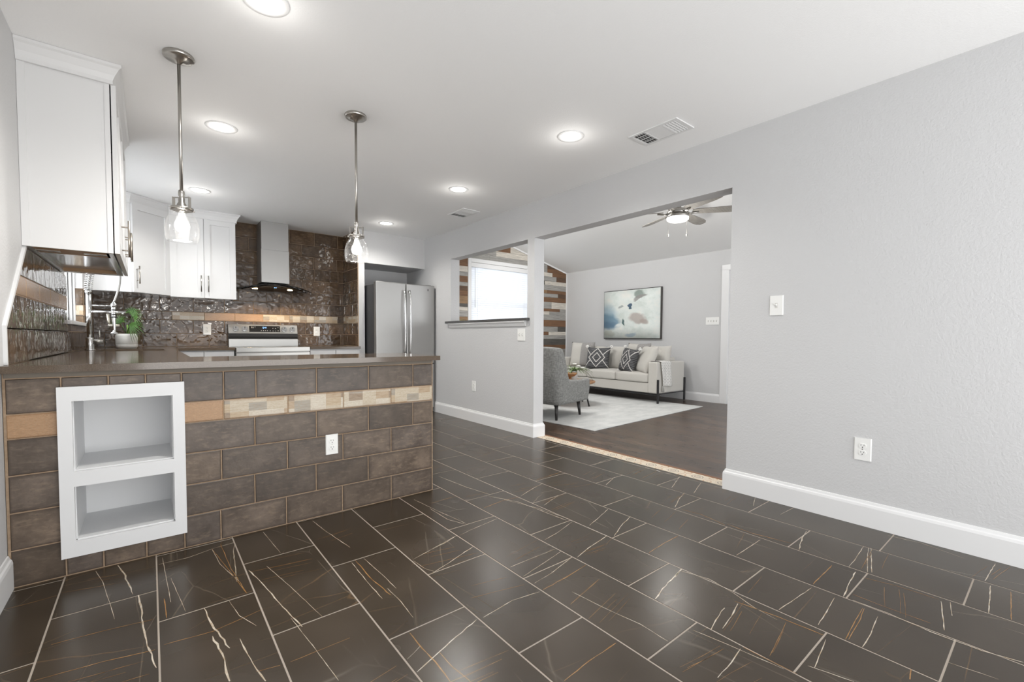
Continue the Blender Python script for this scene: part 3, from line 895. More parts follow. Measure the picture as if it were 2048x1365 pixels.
rc = wall_rects(-.46, 2.132, offs, (.28, 1.93))
tiles('tile_field', rc, lambda u, v, d: (u, 6.4225 - d, v), [m_tile_g, m_acc_g], bs, gap=.0018)
MB().box(-.462, 6.4168, .92, 2.132, 6.4298, 2.4398).build('grout', m_grout, bs)
bw = thing('tile_backsplash', 'narrow glossy brown tile strip on the side of the wing wall beside the refrigerator', 'backsplash', (2.13, 6.1, .92))
rc = wall_rects(5.85, 6.414, [.1, .2, .05, .2, .1, .3, .15, .0, .2, .1])
tiles('tile_field', rc, lambda u, v, d: (2.1325 - d, u, v), [m_tile_g, m_acc_g], bw, gap=.0018)
MB().box(2.1268, 5.8505, .92, 2.1375, 6.4165, 2.4398).build('grout', m_grout, bw)
bl = thing('tile_backsplash', 'dark glossy tile beside the sink under the near wall cabinet, with a slanted end', 'backsplash', (WX, 4, .92))
# rows clipped by the slanted end: from (Y 2.75, z 1.07) up to (Y 3.23, z 1.475)
def slant(z): return 2.752 if z < 1.076 else 2.752 + (z - 1.076) / (1.483 - 1.076) * (3.215 - 2.752)
rc = []
for i, (z0, z1) in enumerate(ROWS[:4]):
    z1 = min(z1, 1.472)
    y = [2.796, 2.968, 3.17, 3.34][i] - .345 * (1 if i < 2 else 2)
    wdt = .345
    while y < 6.42:
        a, c = max(y, 2.74), min(y + wdt, 6.42)
        if c > a + .01: rc.append((a, z0, c, z1, 1, .2) if i == 2 else (a, z0, c, z1, 0))
        y += wdt
rc = cut(rc, [(WY0 - .0, WZ0 - .03, WY1, 9)])
V = []
o = tiles('tile_field', rc, lambda u, v, d: (WX + .001 + d, max(u, slant(v)), v), [m_tile_g, m_acc_g], bl, gap=.0018)
MB().box(WX + .0005, 3.22, .921, WX + .0065, WY0, 1.472).box(WX + .0005, WY1, .921, WX + .0065, 6.42, 1.472).box(WX + .0005, 2.76, .921, WX + .0065, 6.42, 1.075).extrude([(2.76, 1.07), (3.22, 1.07), (3.22, 1.472)], WX + .0005, WX + .0065, lambda a, u, v: (a, u, v)).build('grout', m_grout, bl)
ex = [(2.752, 1.076), (3.215, 1.483), (3.20, 1.494), (2.738, 1.084), (2.738, .921), (2.752, .921)]
MB().extrude(ex, WX, WX + .012, lambda a, u, v: (a, u, v)).build('edge_trim', m_trim, bl)
# tiled window reveal
rc = [(-.53, WZ0, -.466, 1.226, 0), (-.53, 1.226, -.466, 1.32, 1, .8), (-.53, 1.32, -.466, 1.472, 0)]
tiles('reveal_tile', rc, lambda u, v, d: (u, WY1 + .001 - d, v), [m_tile_g, m_acc_g], bl, gap=.0015)

# ================================================================ peninsula
pen = thing('kitchen_peninsula', 'kitchen peninsula half wall clad in large dark brown tiles with a pale wood-look band', 'peninsula', (.5, 2.7, 0))
NX0, NX1, NZ0, NZ1 = -.285, .097, .115, .80   # hole for the recessed shelf
YF = 2.6995
b = MB()
for (x0, z0, x1, z1) in ((-.468, 0, NX0, .886), (NX1, 0, 1.479, .886), (NX0, 0, NX1, NZ0), (NX0, NZ1, NX1, .886)):
    b.box(x0, YF - .0068, z0, x1, YF + .12, z1)
b.build('half_wall', m_grout, pen)
MB().box(-.464, YF - .010, .868, 1.4765, YF - .0065, .888, .001).build('top_strip', simple('taupe_caulk_strip', (.17, .145, .115), .6), pen)
rows = [(0.002, .156, [.265, .572, .878, 1.186, -.03, -.18]), (.156, .311, [.42, .73, 1.036, .113, -.194]), (.311, .466, [.272, .58, .883, 1.186, -.042]),
        (.466, .618, [.424, .734, 1.039, 1.338, .113, -.194]), (.618, .719, [.285, .586, .888, 1.186, -.022]), (.719, .866, [-.149, -.02, .287, .432, .737, 1.041, 1.339])]
rc = []
for i, (z0, z1, js) in enumerate(rows):
    js = sorted(js + [-.462, 1.482])
    for a, c in zip(js, js[1:]):
        r1 = None
        if i == 4: rc.append((a, z0, c, z1, 1, .2 if a < .28 else (.95 if .58 < a < .89 else .6)))
        else: rc.append((a, z0, c, z1, 0))
rc = cut(rc, [(-.30, .095, .115, .815)])
tiles('tile_cladding', rc, lambda u, v, d: (u, YF - d, v), [m_tile, m_acc], pen, thick=.0095, gap=.0026)
MB().box(1.476, YF - .0095, .002, 1.4835, YF + .12, .886, .001).build('edge_trim', m_grout, pen)

# recessed shelf
sh = thing('recessed_shelf', 'white two-compartment shelf box set into the tiled peninsula', 'shelf', (-.1, 2.69, .085))
y0, y1 = 2.666, 2.6880
fx = [-.312, -.266, .0785, .124]; fz = [.085, .152, .391, .456, .762, .824]
b = MB()
b.box(fx[0], y0, fz[0], fx[1], y1, fz[5]).box(fx[2], y0, fz[0], fx[3], y1, fz[5]).box(fx[1], y0, fz[0], fx[2], y1, fz[1]).box(fx[1], y0, fz[2], fx[2], y1, fz[3]).box(fx[1], y0, fz[4], fx[2], y1, fz[5])
bmesh.ops.remove_doubles(b.bm, verts=b.bm.verts, dist=1e-5)
b.build('face_frame', m_niche, sh)
b = MB(); YB = 3.05
b.box(fx[1] - .012, y1, NZ0, fx[1] + .004, YB, NZ1).box(fx[2] - .004, y1, NZ0, fx[2] + .012, YB, NZ1)
b.box(fx[1] - .012, YB, NZ0, fx[2] + .012, YB + .01, NZ1).box(fx[1], y1, NZ1 - .012, fx[2], YB, NZ1).box(fx[1], y1, NZ0, fx[2], YB, fz[1] + .004)
b.build('box', m_niche, sh)
MB().box(fx[1] + .004, y1, fz[2] + .03, fx[2] - .004, YB, fz[3] + .004).build('middle_shelf', m_niche, sh)

# ================================================================ countertops
ct = thing('countertop', 'long brown quartz counter running over the peninsula, sink and left side of the range', 'countertop', (.5, 3, .889))
SK = (-.335, 4.72, .10, 5.44)
b = MB(); z0, z1 = .889, .9195
def slab(x0, y0, x1, y1): b.box(x0, y0, z0, x1, y1, z1)
slab(-.4685, 2.654, 1.522, 3.28); slab(-.4685, 3.28, .185, SK[1]); slab(-.4685, SK[1], SK[0], SK[3]); slab(SK[2], SK[1], .185, SK[3]); slab(-.4685, SK[3], .185, 5.78); slab(-.4685, 5.78, .731, 6.421)
bmesh.ops.remove_doubles(b.bm, verts=b.bm.verts, dist=1e-5)
b.build('slab', m_quartz, ct)
ct2 = thing('countertop', 'short brown quartz counter between the range and the wing wall', 'countertop', (1.8, 6, .889))
MB().box(1.515, 5.78, z0, 2.136, 6.421, z1, .002).build('slab', m_quartz, ct2)
# sink basin
sk = thing('kitchen_sink', 'undermount stainless sink below the faucet', 'sink', (-.12, 5.08, .70))
b = MB()
b.box(SK[0] - .01, SK[1] - .01, .69, SK[2] + .01, SK[3] + .01, .70)
b.box(SK[0] - .012, SK[1] - .012, .69, SK[0], SK[3] + .012, .8885).box(SK[2], SK[1] - .012, .69, SK[2] + .012, SK[3] + .012, .8885)
b.box(SK[0], SK[1] - .012, .69, SK[2], SK[1], .8885).box(SK[0], SK[3], .69, SK[2], SK[3] + .012, .8885)
b.build('basin', m_steel, sk)
MB().lathe([(0, .7005), (.045, .7005), (.045, .704), (.03, .702), (0, .702)], (-.12, 5.08, 0)).build('drain', m_chrome, sk)

# ================================================================ cabinets
def shaker(parent, put, u0, v0, u1, v1, name='door', t=.02, fr=.058):
    """put(u, d, v); d grows toward the viewer"""
    b = MB()
    def bx(a0, c0, a1, c1, d0, d1, bev=0):
        p = [put(a0, d0, c0), put(a1, d1, c1)]
        lo = [min(p[0][i], p[1][i]) for i in range(3)]; hi = [max(p[0][i], p[1][i]) for i in range(3)]
        b.box(*lo, *hi)
    bx(u0, v0, u0 + fr, v1, 0, t); bx(u1 - fr, v0, u1, v1, 0, t); bx(u0 + fr, v0, u1 - fr, v0 + fr, 0, t); bx(u0 + fr, v1 - fr, u1 - fr, v1, 0, t)
    bx(u0 + fr, v0 + fr, u1 - fr, v1 - fr, 0, t * .45)
    bmesh.ops.remove_doubles(b.bm, verts=b.bm.verts, dist=1e-5)
    return b.build(name, m_cab, parent)
def bar_handle(parent, put, u, v0, v1, d0=.02, reach=.032, mat=None):
    b = MB(); L = v1 - v0
    b.cyl(put(u, d0 + reach, v0), put(u, d0 + reach, v1), .0058, n=14)
    for v in (v0 + L * .18, v1 - L * .18): b.cyl(put(u, d0 - .001, v), put(u, d0 + reach, v), .0042, n=10)
    return b.build('handle', mat or m_handle, parent)
def crown(b, path, z0=2.345, z1=2.4385, out=.05):
    """moulding along a path of (x,y); left side of the path is outward"""
    P = [(0, z0), (.012, z0), (.012, z0 + .018), (out * .45, z0 + .042), (out * .8, z1 - .022), (out, z1 - .014), (out, z1), (0, z1)]
    rings = []; n = len(path)
    for i, p in enumerate(path):
        p = Vector(p); ds = []
        if i > 0: ds.append((p - Vector(path[i - 1])).normalized())
        if i < n - 1: ds.append((Vector(path[i + 1]) - p).normalized())
        ns = [Vector((-d.y, d.x)) for d in ds]; nn = sum(ns, Vector((0, 0))).normalized()
        nn = nn / nn.dot(ns[0])
        rings.append([b.bm.verts.new((p.x + nn.x * u, p.y + nn.y * u, z)) for u, z in P])
    for A, B in zip(rings, rings[1:]):
        for i in range(len(P)):
            j = (i + 1) % len(P); b.bm.faces.new((A[i], A[j], B[j], B[i]))
    b.bm.faces.new(rings[0][::-1]); b.bm.faces.new(rings[-1])

# near wall cabinet over the left counter
CZ0, CZ1 = 1.475, 2.36
nc = thing('wall_cabinet', 'tall white wall cabinet hanging nearest the camera at the left edge', 'cabinet', (-.3, 3.7, CZ0))
b = MB(); xf = -.141; ya, yb = 3.163, 4.325
b.box(WX + .001, ya, CZ0, xf, ya + .018, CZ1).box(WX + .001, yb - .018, CZ0, xf, yb, CZ1).box(WX + .001, ya + .018, CZ1 - .02, xf, yb - .018, CZ1)
b.box(WX + .001, ya - .004, CZ0, WX + .028, ya, CZ1 - .01).box(xf - .02, ya - .004, CZ0, xf + .001, ya, CZ1 - .01)
b.build('carcass', m_cab, nc)
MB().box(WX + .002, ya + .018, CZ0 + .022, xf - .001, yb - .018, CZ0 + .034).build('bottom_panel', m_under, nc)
b = MB(); b.box(WX + .03, ya + .0185, CZ0 + .0005, xf - .02, ya + .20, CZ0 + .022)
b.build('bottom_rail', m_plyw, nc)
MB().box(WX + .03, yb - .11, CZ0 + .0005, xf - .02, yb - .0185, CZ0 + .022).build('bottom_rail', m_plyw, nc)
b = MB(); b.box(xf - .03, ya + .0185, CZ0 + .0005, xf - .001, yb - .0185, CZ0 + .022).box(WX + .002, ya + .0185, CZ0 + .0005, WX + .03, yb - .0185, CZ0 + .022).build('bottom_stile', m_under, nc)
for (x, y) in ((WX + .075, ya + .11), (xf - .075, ya + .11), (WX + .065, yb - .06), (xf - .065, yb - .06)):
    b = MB().box(x - .045, y - .022, CZ0 - .003, x + .045, y + .022, CZ0 + .0006, .0008)
    for k in (-.018, .018): b.cyl((x + k, y, CZ0 - .0035), (x + k, y, CZ0), .004, n=10)
    b.build('bracket', m_nickel, nc)
putL = lambda u, d, v: (xf + .006 + d, u, v)
for (a, c, h, hz) in ((3.166, 3.505, 3.435, (1.498, 1.706)), (3.509, 3.913, 3.87, (1.54, 1.715)), (3.917, 4.321, 3.96, (1.54, 1.715))):
    d = shaker(nc, putL, a, CZ0 + .002, c, CZ1 - .012)
    bar_handle(d, putL, h, *hz)
b = MB(); crown(b, [(xf + .004, yb), (xf + .004, ya - .004), (WX + .001, ya - .004)][::1], out=.048)
b.build('crown_moulding', m_cab, nc)

# corner cabinet (diagonal) and two-door cabinet on the back wall
BZ0, BZ1 = 1.476, 2.36
cc = thing('wall_cabinet', 'white diagonal corner wall cabinet behind the left pendant', 'cabinet', (-.2, 6.1, BZ0))
poly = [(WX + .001, 6.42), (WX + .001, 5.812), (-.135, 5.812), (.176, 6.10), (.176, 6.42)]
MB().prism(poly, BZ0, BZ1).build('carcass', m_cab, cc)
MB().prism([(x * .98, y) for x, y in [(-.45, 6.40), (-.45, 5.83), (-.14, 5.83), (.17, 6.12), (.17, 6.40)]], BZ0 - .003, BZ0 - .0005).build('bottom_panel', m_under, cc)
dv = Vector((.176 + .135, 6.10 - 5.812)).normalized(); nv = Vector((dv.y, -dv.x))
L = Vector((.176 + .135, 6.10 - 5.812)).length
def putD(u, d, v): return (-.135 + dv.x * u + nv.x * d, 5.812 + dv.y * u + nv.y * d, v)
def shaker_any(parent, put, u0, v0, u1, v1, t=.02, fr=.055):
    b = MB()
    def bx(a0, c0, a1, c1, d0, d1):
        vs = [b.bm.verts.new(put(u, d, v)) for v in (c0, c1) for (u, d) in ((a0, d0), (a1, d0), (a1, d1), (a0, d1))]
        for q in ((0, 1, 2, 3), (4, 5, 6, 7), (0, 1, 5, 4), (1, 2, 6, 5), (2, 3, 7, 6), (3, 0, 4, 7)): b.bm.faces.new([vs[i] for i in q])
    bx(u0, v0, u0 + fr, v1, 0, t); bx(u1 - fr, v0, u1, v1, 0, t); bx(u0 + fr, v0, u1 - fr, v0 + fr, 0, t); bx(u0 + fr, v1 - fr, u1 - fr, v1, 0, t)
    bx(u0 + fr, v0 + fr, u1 - fr, v1 - fr, 0, t * .45)
    return b.build('door', m_cab, parent)
d = shaker_any(cc, putD, .012, BZ0 + .001, L - .004, BZ1 - .012)
bar_handle(d, putD, .045, 1.56, 1.735)
b = MB(); crown(b, [(.178, 6.10), (-.135, 5.812), (WX + .001, 5.812)], out=.045)
b.build('crown_moulding', m_cab, cc)
tc = thing('wall_cabinet', 'white two-door wall cabinet left of the range hood', 'cabinet', (.5, 6.2, BZ0))
MB().box(.178, 6.10, BZ0, .792, 6.42, BZ1).build('carcass', m_cab, tc)
MB().box(.19, 6.11, BZ0 - .003, .78, 6.41, BZ0 - .0005).build('bottom_panel', m_under, tc)
putB = lambda u, d, v: (u, 6.10 - d, v)
for (a, c, h) in ((.182, .484, .455), (.488, .790, .522)):
    d = shaker(tc, putB, a, BZ0 - .008, c, BZ1 - .012)
    bar_handle(d, putB, h, 1.535, 1.715, mat=m_nickel)
b = MB(); crown(b, [(.792, 6.42), (.792, 6.082), (.178, 6.082)], out=.045)
b.build('crown_moulding', m_cab, tc)

# base cabinets
def base_cab(label, x0, y0, x1, y1, front, n):
    t = thing('base_cabinet', label, 'cabinet', ((x0 + x1) / 2, (y0 + y1) / 2, 0), 'base cabinets under the counters')
    MB().box(x0, y0, .1, x1, y1, .888).build('carcass', m_cab, t)
    MB().box(x0 + .05, y0 + .05, 0, x1 - .05, y1 - .05, .1).build('toe_kick', m_cab, t)
    if front == 'y': put = lambda u, d, v: (u, y0 - d, v); a, c = x0, x1
    elif front == 'x': put = lambda u, d, v: (x1 + d, u, v); a, c = y0, y1
    else: put = lambda u, d, v: (u, y1 + d, v); a, c = x0, x1
    w = (c - a) / n
    for i in range(n):
        b = MB(); p = [put(a + w * i + .003, 0, .73), put(a + w * (i + 1) - .003, .02, .872)]
        b.box(*[min(p[0][k], p[1][k]) for k in range(3)], *[max(p[0][k], p[1][k]) for k in range(3)], .002)
        b.build('drawer', m_cab, t)
        shaker(t, put, a + w * i + .003, .11, a + w * (i + 1) - .003, .722)
    return t
base_cab('white base cabinet on the back wall left of the range', .165, 5.825, .728, 6.42, 'y', 2)
base_cab('white base cabinet between the range and the wing wall', 1.518, 5.825, 2.134, 6.42, 'y', 2)
base_cab('white base cabinet run along the left wall under the sink', -.465, 3.3, .145, 4.69, 'x', 3)

sc_ = thing('base_cabinet', 'white sink base cabinet in the corner under the faucet', 'cabinet', (-.16, 5.2, 0), 'base cabinets under the counters')
MB().box(-.465, 4.695, .1, .125, 5.70, .685).box(.125, 4.695, .1, .145, 5.76, .888).box(-.465, 5.70, .1, .160, 5.79, .888).build('carcass', m_cab, sc_)
for a_, c_ in ((4.70, 5.22), (5.225, 5.745)): shaker(sc_, lambda u, d, v: (.145 + d, u, v), a_, .11, c_, .872)

# ================================================================ range
rg = thing('electric_range', 'stainless electric range with four knobs and a black control display', 'stove', (1.12, 6.1, 0))
RX0, RX1, RY = .737, 1.507, 5.755
MB().box(RX0, 5.80, .02, RX1, 6.41, .905, .003).build('body', m_steel, rg)
MB().box(RX0 + .004, 5.775, .905, RX1 - .004, 6.33, .9165, .002).build('cooktop', m_black, rg)
for (x, y, r) in ((.93, 5.93, .10), (1.31, 5.93, .085), (.93, 6.18, .075), (1.31, 6.18, .10)):
    MB().lathe([(r, 0), (r, .0006), (r - .004, .0008), (r - .004, 0)], (x, y, .9164)).build('burner_ring', simple('burner_grey', (.12, .12, .12), .3), rg)
b = MB(); b.box(RX0, RY, .865, RX1, 5.80, .918, .004); b.build('front_rail', m_steel, rg)
dr = MB().box(RX0, RY, .24, RX1, 5.799, .858, .006).build('oven_door', m_steel, rg)
MB().box(RX0 + .05, RY - .003, .35, RX1 - .05, RY, .74, .001).build('oven_window', m_black, dr)
b = MB().cyl((RX0 + .05, RY - .045, .80), (RX1 - .05, RY - .045, .80), .012)
for x in (RX0 + .09, RX1 - .09): b.cyl((x, RY - .045, .80), (x, RY, .80), .008)
b.build('handle', m_steel, dr)
MB().box(RX0, RY + .002, .06, RX1, 5.799, .232, .005).build('storage_drawer', m_steel, rg)
MB().extrude([(6.33, .918), (6.41, .918), (6.41, 1.03), (6.335, 1.008)], RX0, RX1, lambda a, u, v: (a, u, v)).build('backguard_base', m_steel, rg)
MB().extrude([(6.355, 1.006), (6.41, 1.006), (6.41, 1.09), (6.34, 1.078), (6.345, 1.04)], RX0 - .002, RX1 + .002, lambda a, u, v: (a, u, v)).build('vent_band', m_blackp, rg)
# leaning control panel
def pp(u, d, v):       # u along x, v 0..1 up the panel, d outward
    y = 6.345 + (v * .03); z = 1.079 + v * .108
    n = Vector((0, -.108, .03)).normalized()
    return (u, y + n.y * d, z + n.z * d)
cp = MB().extrude([(6.345, 1.079), (6.41, 1.079), (6.41, 1.187), (6.375, 1.187)], RX0, RX1, lambda a, u, v: (a, u, v)).build('control_panel', m_steel, rg)
b = MB(); xs = (.957, 1.302)
vs = [b.bm.verts.new(pp(u, d, v)) for d in (0.0004, .0022) for (u, v) in ((xs[0], .16), (xs[1], .16), (xs[1], .86), (xs[0], .86))]
for q in ((4, 5, 6, 7), (0, 1, 5, 4), (1, 2, 6, 5), (2, 3, 7, 6), (3, 0, 4, 7)): b.bm.faces.new([vs[i] for i in q])
disp = b.build('display', m_black, cp)
def mark(b, u, v, w, h, d=.0026):
    b.quad(pp(u - w / 2, d, v - h / 2), pp(u + w / 2, d, v - h / 2), pp(u + w / 2, d, v + h / 2), pp(u - w / 2, d, v + h / 2))
# blue clock figures 8:41-like segments
b = MB()
def digit(u, v, segs, w=.007, h=.17):
    S = {'a': (0, h / 2, w, .03), 'g': (0, 0, w, .03), 'd': (0, -h / 2, w, .03), 'f': (-w / 2, h / 4, .0018, h / 2), 'b': (w / 2, h / 4, .0018, h / 2), 'e': (-w / 2, -h / 4, .0018, h / 2), 'c': (w / 2, -h / 4, .0018, h / 2)}
    for s_ in segs: x, y, ww, hh = S[s_]; mark(b, u + x, v + y, ww, hh)
digit(1.112, .66, 'acdefg'); mark(b, 1.121, .70, .002, .03); mark(b, 1.121, .60, .002, .03); digit(1.130, .66, 'bcfg'); digit(1.143, .66, 'bcfg')
b.build('clock_figures', m_digit, disp)
m_icon = simple('pale_icon_print', (.45, .45, .45), .5)
for u, v in [(.985, .72), (1.0, .72), (.985, .62), (1.0, .62), (1.022, .74), (1.09, .32), (1.112, .32), (1.134, .32), (1.156, .32), (1.19, .32), (1.22, .30), (1.25, .30), (1.28, .70), (1.28, .32), (1.25, .6), (1.22, .6)]:
    b = MB(); mark(b, u, v, .008, .05); b.build('touch_icon', m_icon, disp)
for u in (.812, .907, 1.352, 1.447):
    c = Vector(pp(u, 0, .5)); n = Vector((0, -.108, .03)).normalized()
    b = MB().cyl(c, c + n * .006, .036, .034, 28).cyl(c + n * .006, c + n * .032, .028, .025, 28)
    kn = b.build('knob', m_chrome, rg)
    MB().box(c.x - .003, c.y - .040, c.z + .008, c.x + .003, c.y - .028, c.z + .028, .001).build('pointer', m_blackp, kn)

# ================================================================ range hood
hd = thing('range_hood', 'chimney range hood with stainless duct and curved smoked glass canopy', 'hood', (1.2, 6.2, 1.6))
b = MB().box(1.062, 6.14, 1.70, 1.372, 6.4215, 2.10, .002); b.box(1.066, 6.144, 2.10, 1.368, 6.4215, 2.4385, .001)
b.build('chimney_duct', m_steel_v, hd)
def canopy(u, v):      # u across, v from wall to front
    x = 1.217 + (u - .5) * .84
    k = (u - .5) * 2
    yfront = 5.93 + .20 * k * k
    y = 6.42 + (yfront - 6.42) * v
    z = 1.690 - .062 * k * k - .028 * v * v
    return x, y, z
b = MB()
b.grid(lambda u, v: canopy(u, v), 28, 10)
q = MB()
for dz in (0, -.006):
    pass
o = b.build('glass_canopy', m_smoke, hd)
md = o.modifiers.new('thickness', 'SOLIDIFY'); md.thickness = .007; md.offset = 0
# dark under-body following the curve
def under(u, v, lower):
    x = 1.217 + (u - .5) * .72; k = (u - .5) * 2
    yf = 5.985 + .17 * k * k
    y = 6.42 + (yf - 6.42) * v
    zt = 1.680 - .05 * k * k - .028 * v * v
    return x, y, (zt if not lower else zt - .006 - (1 - k * k) * .075 * min(1, (1 - v) * 1.7))
b = MB()
b.grid(lambda u, v: under(u, v, False), 20, 6); b.grid(lambda u, v: under(u, v, True), 20, 6)
for i in range(20):
    a, c = i / 20, (i + 1) / 20
    b.quad(under(a, 1, False), under(c, 1, False), under(c, 1, True), under(a, 1, True))
for u in (0, 1):
    for j in range(6):
        b.quad(under(u, j / 6, False), under(u, (j + 1) / 6, False), under(u, (j + 1) / 6, True), under(u, j / 6, True))
bmesh.ops.remove_doubles(b.bm, verts=b.bm.verts, dist=1e-4)
b.build('under_body', simple('dark_bronze_metal', (.05, .038, .028), .3, .6), hd)
for u in (.189, .718):
    x, y, z = under(u, .72, True)
    MB().cyl((x, y, z - .005), (x, y, z + .002), .030, n=20).build('hood_lamp', m_hoodlamp, hd)
    d = bpy.data.lights.new('hood_spot', 'SPOT'); d.energy = 9; d.spot_size = 2.1; d.color = (1, .75, .45); d.shadow_soft_size = .03
    lo = bpy.data.objects.new('hood_spot', d); COL.objects.link(lo); lo.parent = hd; lo.location = Vector((x, y, z - .02)) - Vector(hd.location)
b = MB()
def hm(u, v, w, h):
    k_ = (u - 1.217) / .72 + .5; q = [under(k_, v, True), under(k_, v - h, True)]
    b.quad((u - w / 2, q[0][1] - .002, q[0][2] - .0015), (u + w / 2, q[0][1] - .002, q[0][2] - .0015), (u + w / 2, q[1][1] - .002, q[1][2] - .0015), (u - w / 2, q[1][1] - .002, q[1][2] - .0015))
for u in (1.187, 1.203): hm(u, .86, .010, .05)
b.build('hood_display', m_digit, hd)
for u in (1.13, 1.255):
    b = MB(); hm(u, .85, .005, .015); b.build('hood_button', m_chrome, hd)

# ================================================================ refrigerator
fr = thing('refrigerator', 'stainless french door refrigerator in the alcove beside the wing wall', 'refrigerator', (2.65, 6, 0))
FX0, FX1, FY = 2.236, 3.074, 5.515
MB().box(FX0, 5.60, .04, FX1, 6.36, 1.725, .004).build('cabinet_body', simple('grey_painted_side', (.03, .03, .033), .45), fr)
MB().box(FX0 + .02, 5.62, 0, FX1 - .02, 6.3, .04).build('base_grille', m_blackp, fr)
FM = (FX0 + FX1) / 2 - .005
def putF(u, d, v): return (u, FY - d, v)
for (x0, x1, hx) in ((FX0, FM - .0035, FM - .038), (FM + .0035, FX1, FM + .038)):
    o = MB().box(x0, FY, .68, x1, FY + .082, 1.752, .012, seg=3).build('door', m_steel_v, fr)
    pts = []
    for i in range(17):
        t_ = i / 16; z = .80 + t_ * .86
        pts.append((hx, FY - .024 - .034 * sin(pi * t_) ** .6, z))
    b = MB().tube(pts, .0115, 12)
    b.cyl((hx, FY - .028, .815), (hx, FY, .815), .011, n=12).cyl((hx, FY - .028, 1.645), (hx, FY, 1.645), .011, n=12)
    b.build('handle', m_chrome, o)
MB().box(FX0, FY, .06, FX1, FY + .082, .672, .012, seg=3).build('freezer_drawer', m_steel_v, fr)
MB().box(2.966, FY - .0012, 1.672, 2.978, FY + .001, 1.700, .0003).build('badge', m_blackp, fr)
m_hinge = simple('hinge_grey', (.25, .25, .25), .5)
for x in (FX0 + .03, FX1 - .10): MB().box(x, 5.56, 1.725, x + .07, 5.66, 1.76, .004).build('hinge_cover', m_hinge, fr)

# ================================================================ faucet
fc = thing('kitchen_faucet', 'tall chrome spring faucet with pull-down sprayer at the sink', 'faucet', (-.388, 5.08, .92))
fx_, fy_ = -.388, 5.08
b = MB().lathe([(0, 0), (.034, 0), (.034, .006), (.026, .012), (.026, .10), (.023, .105), (0, .105)], (fx_, fy_, .9198)); b.build('base', m_chrome, fc)
MB().cyl((fx_, fy_, 1.02), (fx_, fy_, 1.40), .017, n=20).cyl((fx_, fy_, 1.395), (fx_, fy_, 1.415), .021, n=20).build('riser_pole', m_chrome, fc)
b = MB().cyl((fx_, fy_, .995), (fx_ + .085, fy_ - .012, .995), .016, n=18).cyl((fx_ + .062, fy_ - .01, .99), (fx_ + .062, fy_ - .01, 1.085), .0045, n=10)
b.build('lever', m_nickel, fc)
# arching hose with coil
def arch(t_):
    if t_ < .30: k = t_ / .30; return Vector((fx_ + .03 * k * k, fy_, 1.415 + .19 * k))
    if t_ < .62:
        k = (t_ - .30) / .32; a = pi * (1 - k)
        cx = fx_ + .03 + .085; return Vector((cx + .085 * cos(a), fy_, 1.605 + .075 * sin(a)))
    k = (t_ - .62) / .38
    p0, p1, p2 = Vector((fx_ + .20, fy_, 1.605)), Vector((fx_ + .205, fy_, 1.46)), Vector((-.232, fy_, 1.325))
    return p0 * (1 - k) ** 2 + p1 * 2 * k * (1 - k) + p2 * k * k
MB().tube([arch(i / 60) for i in range(61)], .0085, 12).build('hose', m_steel, fc)
pts = []
NT_ = 13
for i in range(NT_ * 12 + 1):
    t_ = .002 + .36 * i / (NT_ * 12); p = arch(t_); q = arch(t_ + .004)
    d = (q - p).normalized(); a = Vector((0, 1, 0)); c = d.cross(a); th_ = 2 * pi * i / 12
    pts.append(p + (a * cos(th_) + c * sin(th_)) * .024)
MB().tube(pts, .0036, 6).build('spring_coil', m_chrome, fc)
b = MB().cyl((fx_, fy_, 1.293), (-.245, fy_, 1.293), .006, n=12)
b.lathe([(.013, -.016), (.019, -.016), (.019, .016), (.013, .016)], (-.234, fy_, 1.298), closed=True)
b.build('spray_holder_arm', m_chrome, fc)
b = MB().cyl((fx_, fy_, 1.242), (-.158, fy_ - .01, 1.238), .0105, n=14).cyl((-.175, fy_ - .01, 1.238), (-.175, fy_ - .01, 1.222), .010, n=12)
b.build('pot_filler_spout', m_chrome, fc)
sp = MB().lathe([(0, 1.325), (.011, 1.325), (.014, 1.30), (.0155, 1.27), (.0155, 1.19), (.013, 1.17), (.014, 1.13), (.012, 1.095), (.011, 1.075), (.026, 1.065), (.026, 1.057), (0, 1.057)], (-.234, fy_, 0)).build('sprayer', m_chrome, fc)
b = MB()
for z in (1.20, 1.22, 1.24, 1.26): b.lathe([(.0157, z - .006), (.0172, z), (.0157, z + .006)], (-.234, fy_, 0))
b.build('rubber_grip', m_blackp, sp)
MB().tube([(-.262, fy_ - .002, 1.132), (-.268, fy_ - .002, 1.16), (-.272, fy_ - .002, 1.225)], [.006, .008, .010], 10).cyl((-.272, fy_, 1.128), (-.20, fy_, 1.128), .010, n=12).build('trigger', simple('ivory_trigger', (.6, .56, .48), .3, .6), sp)

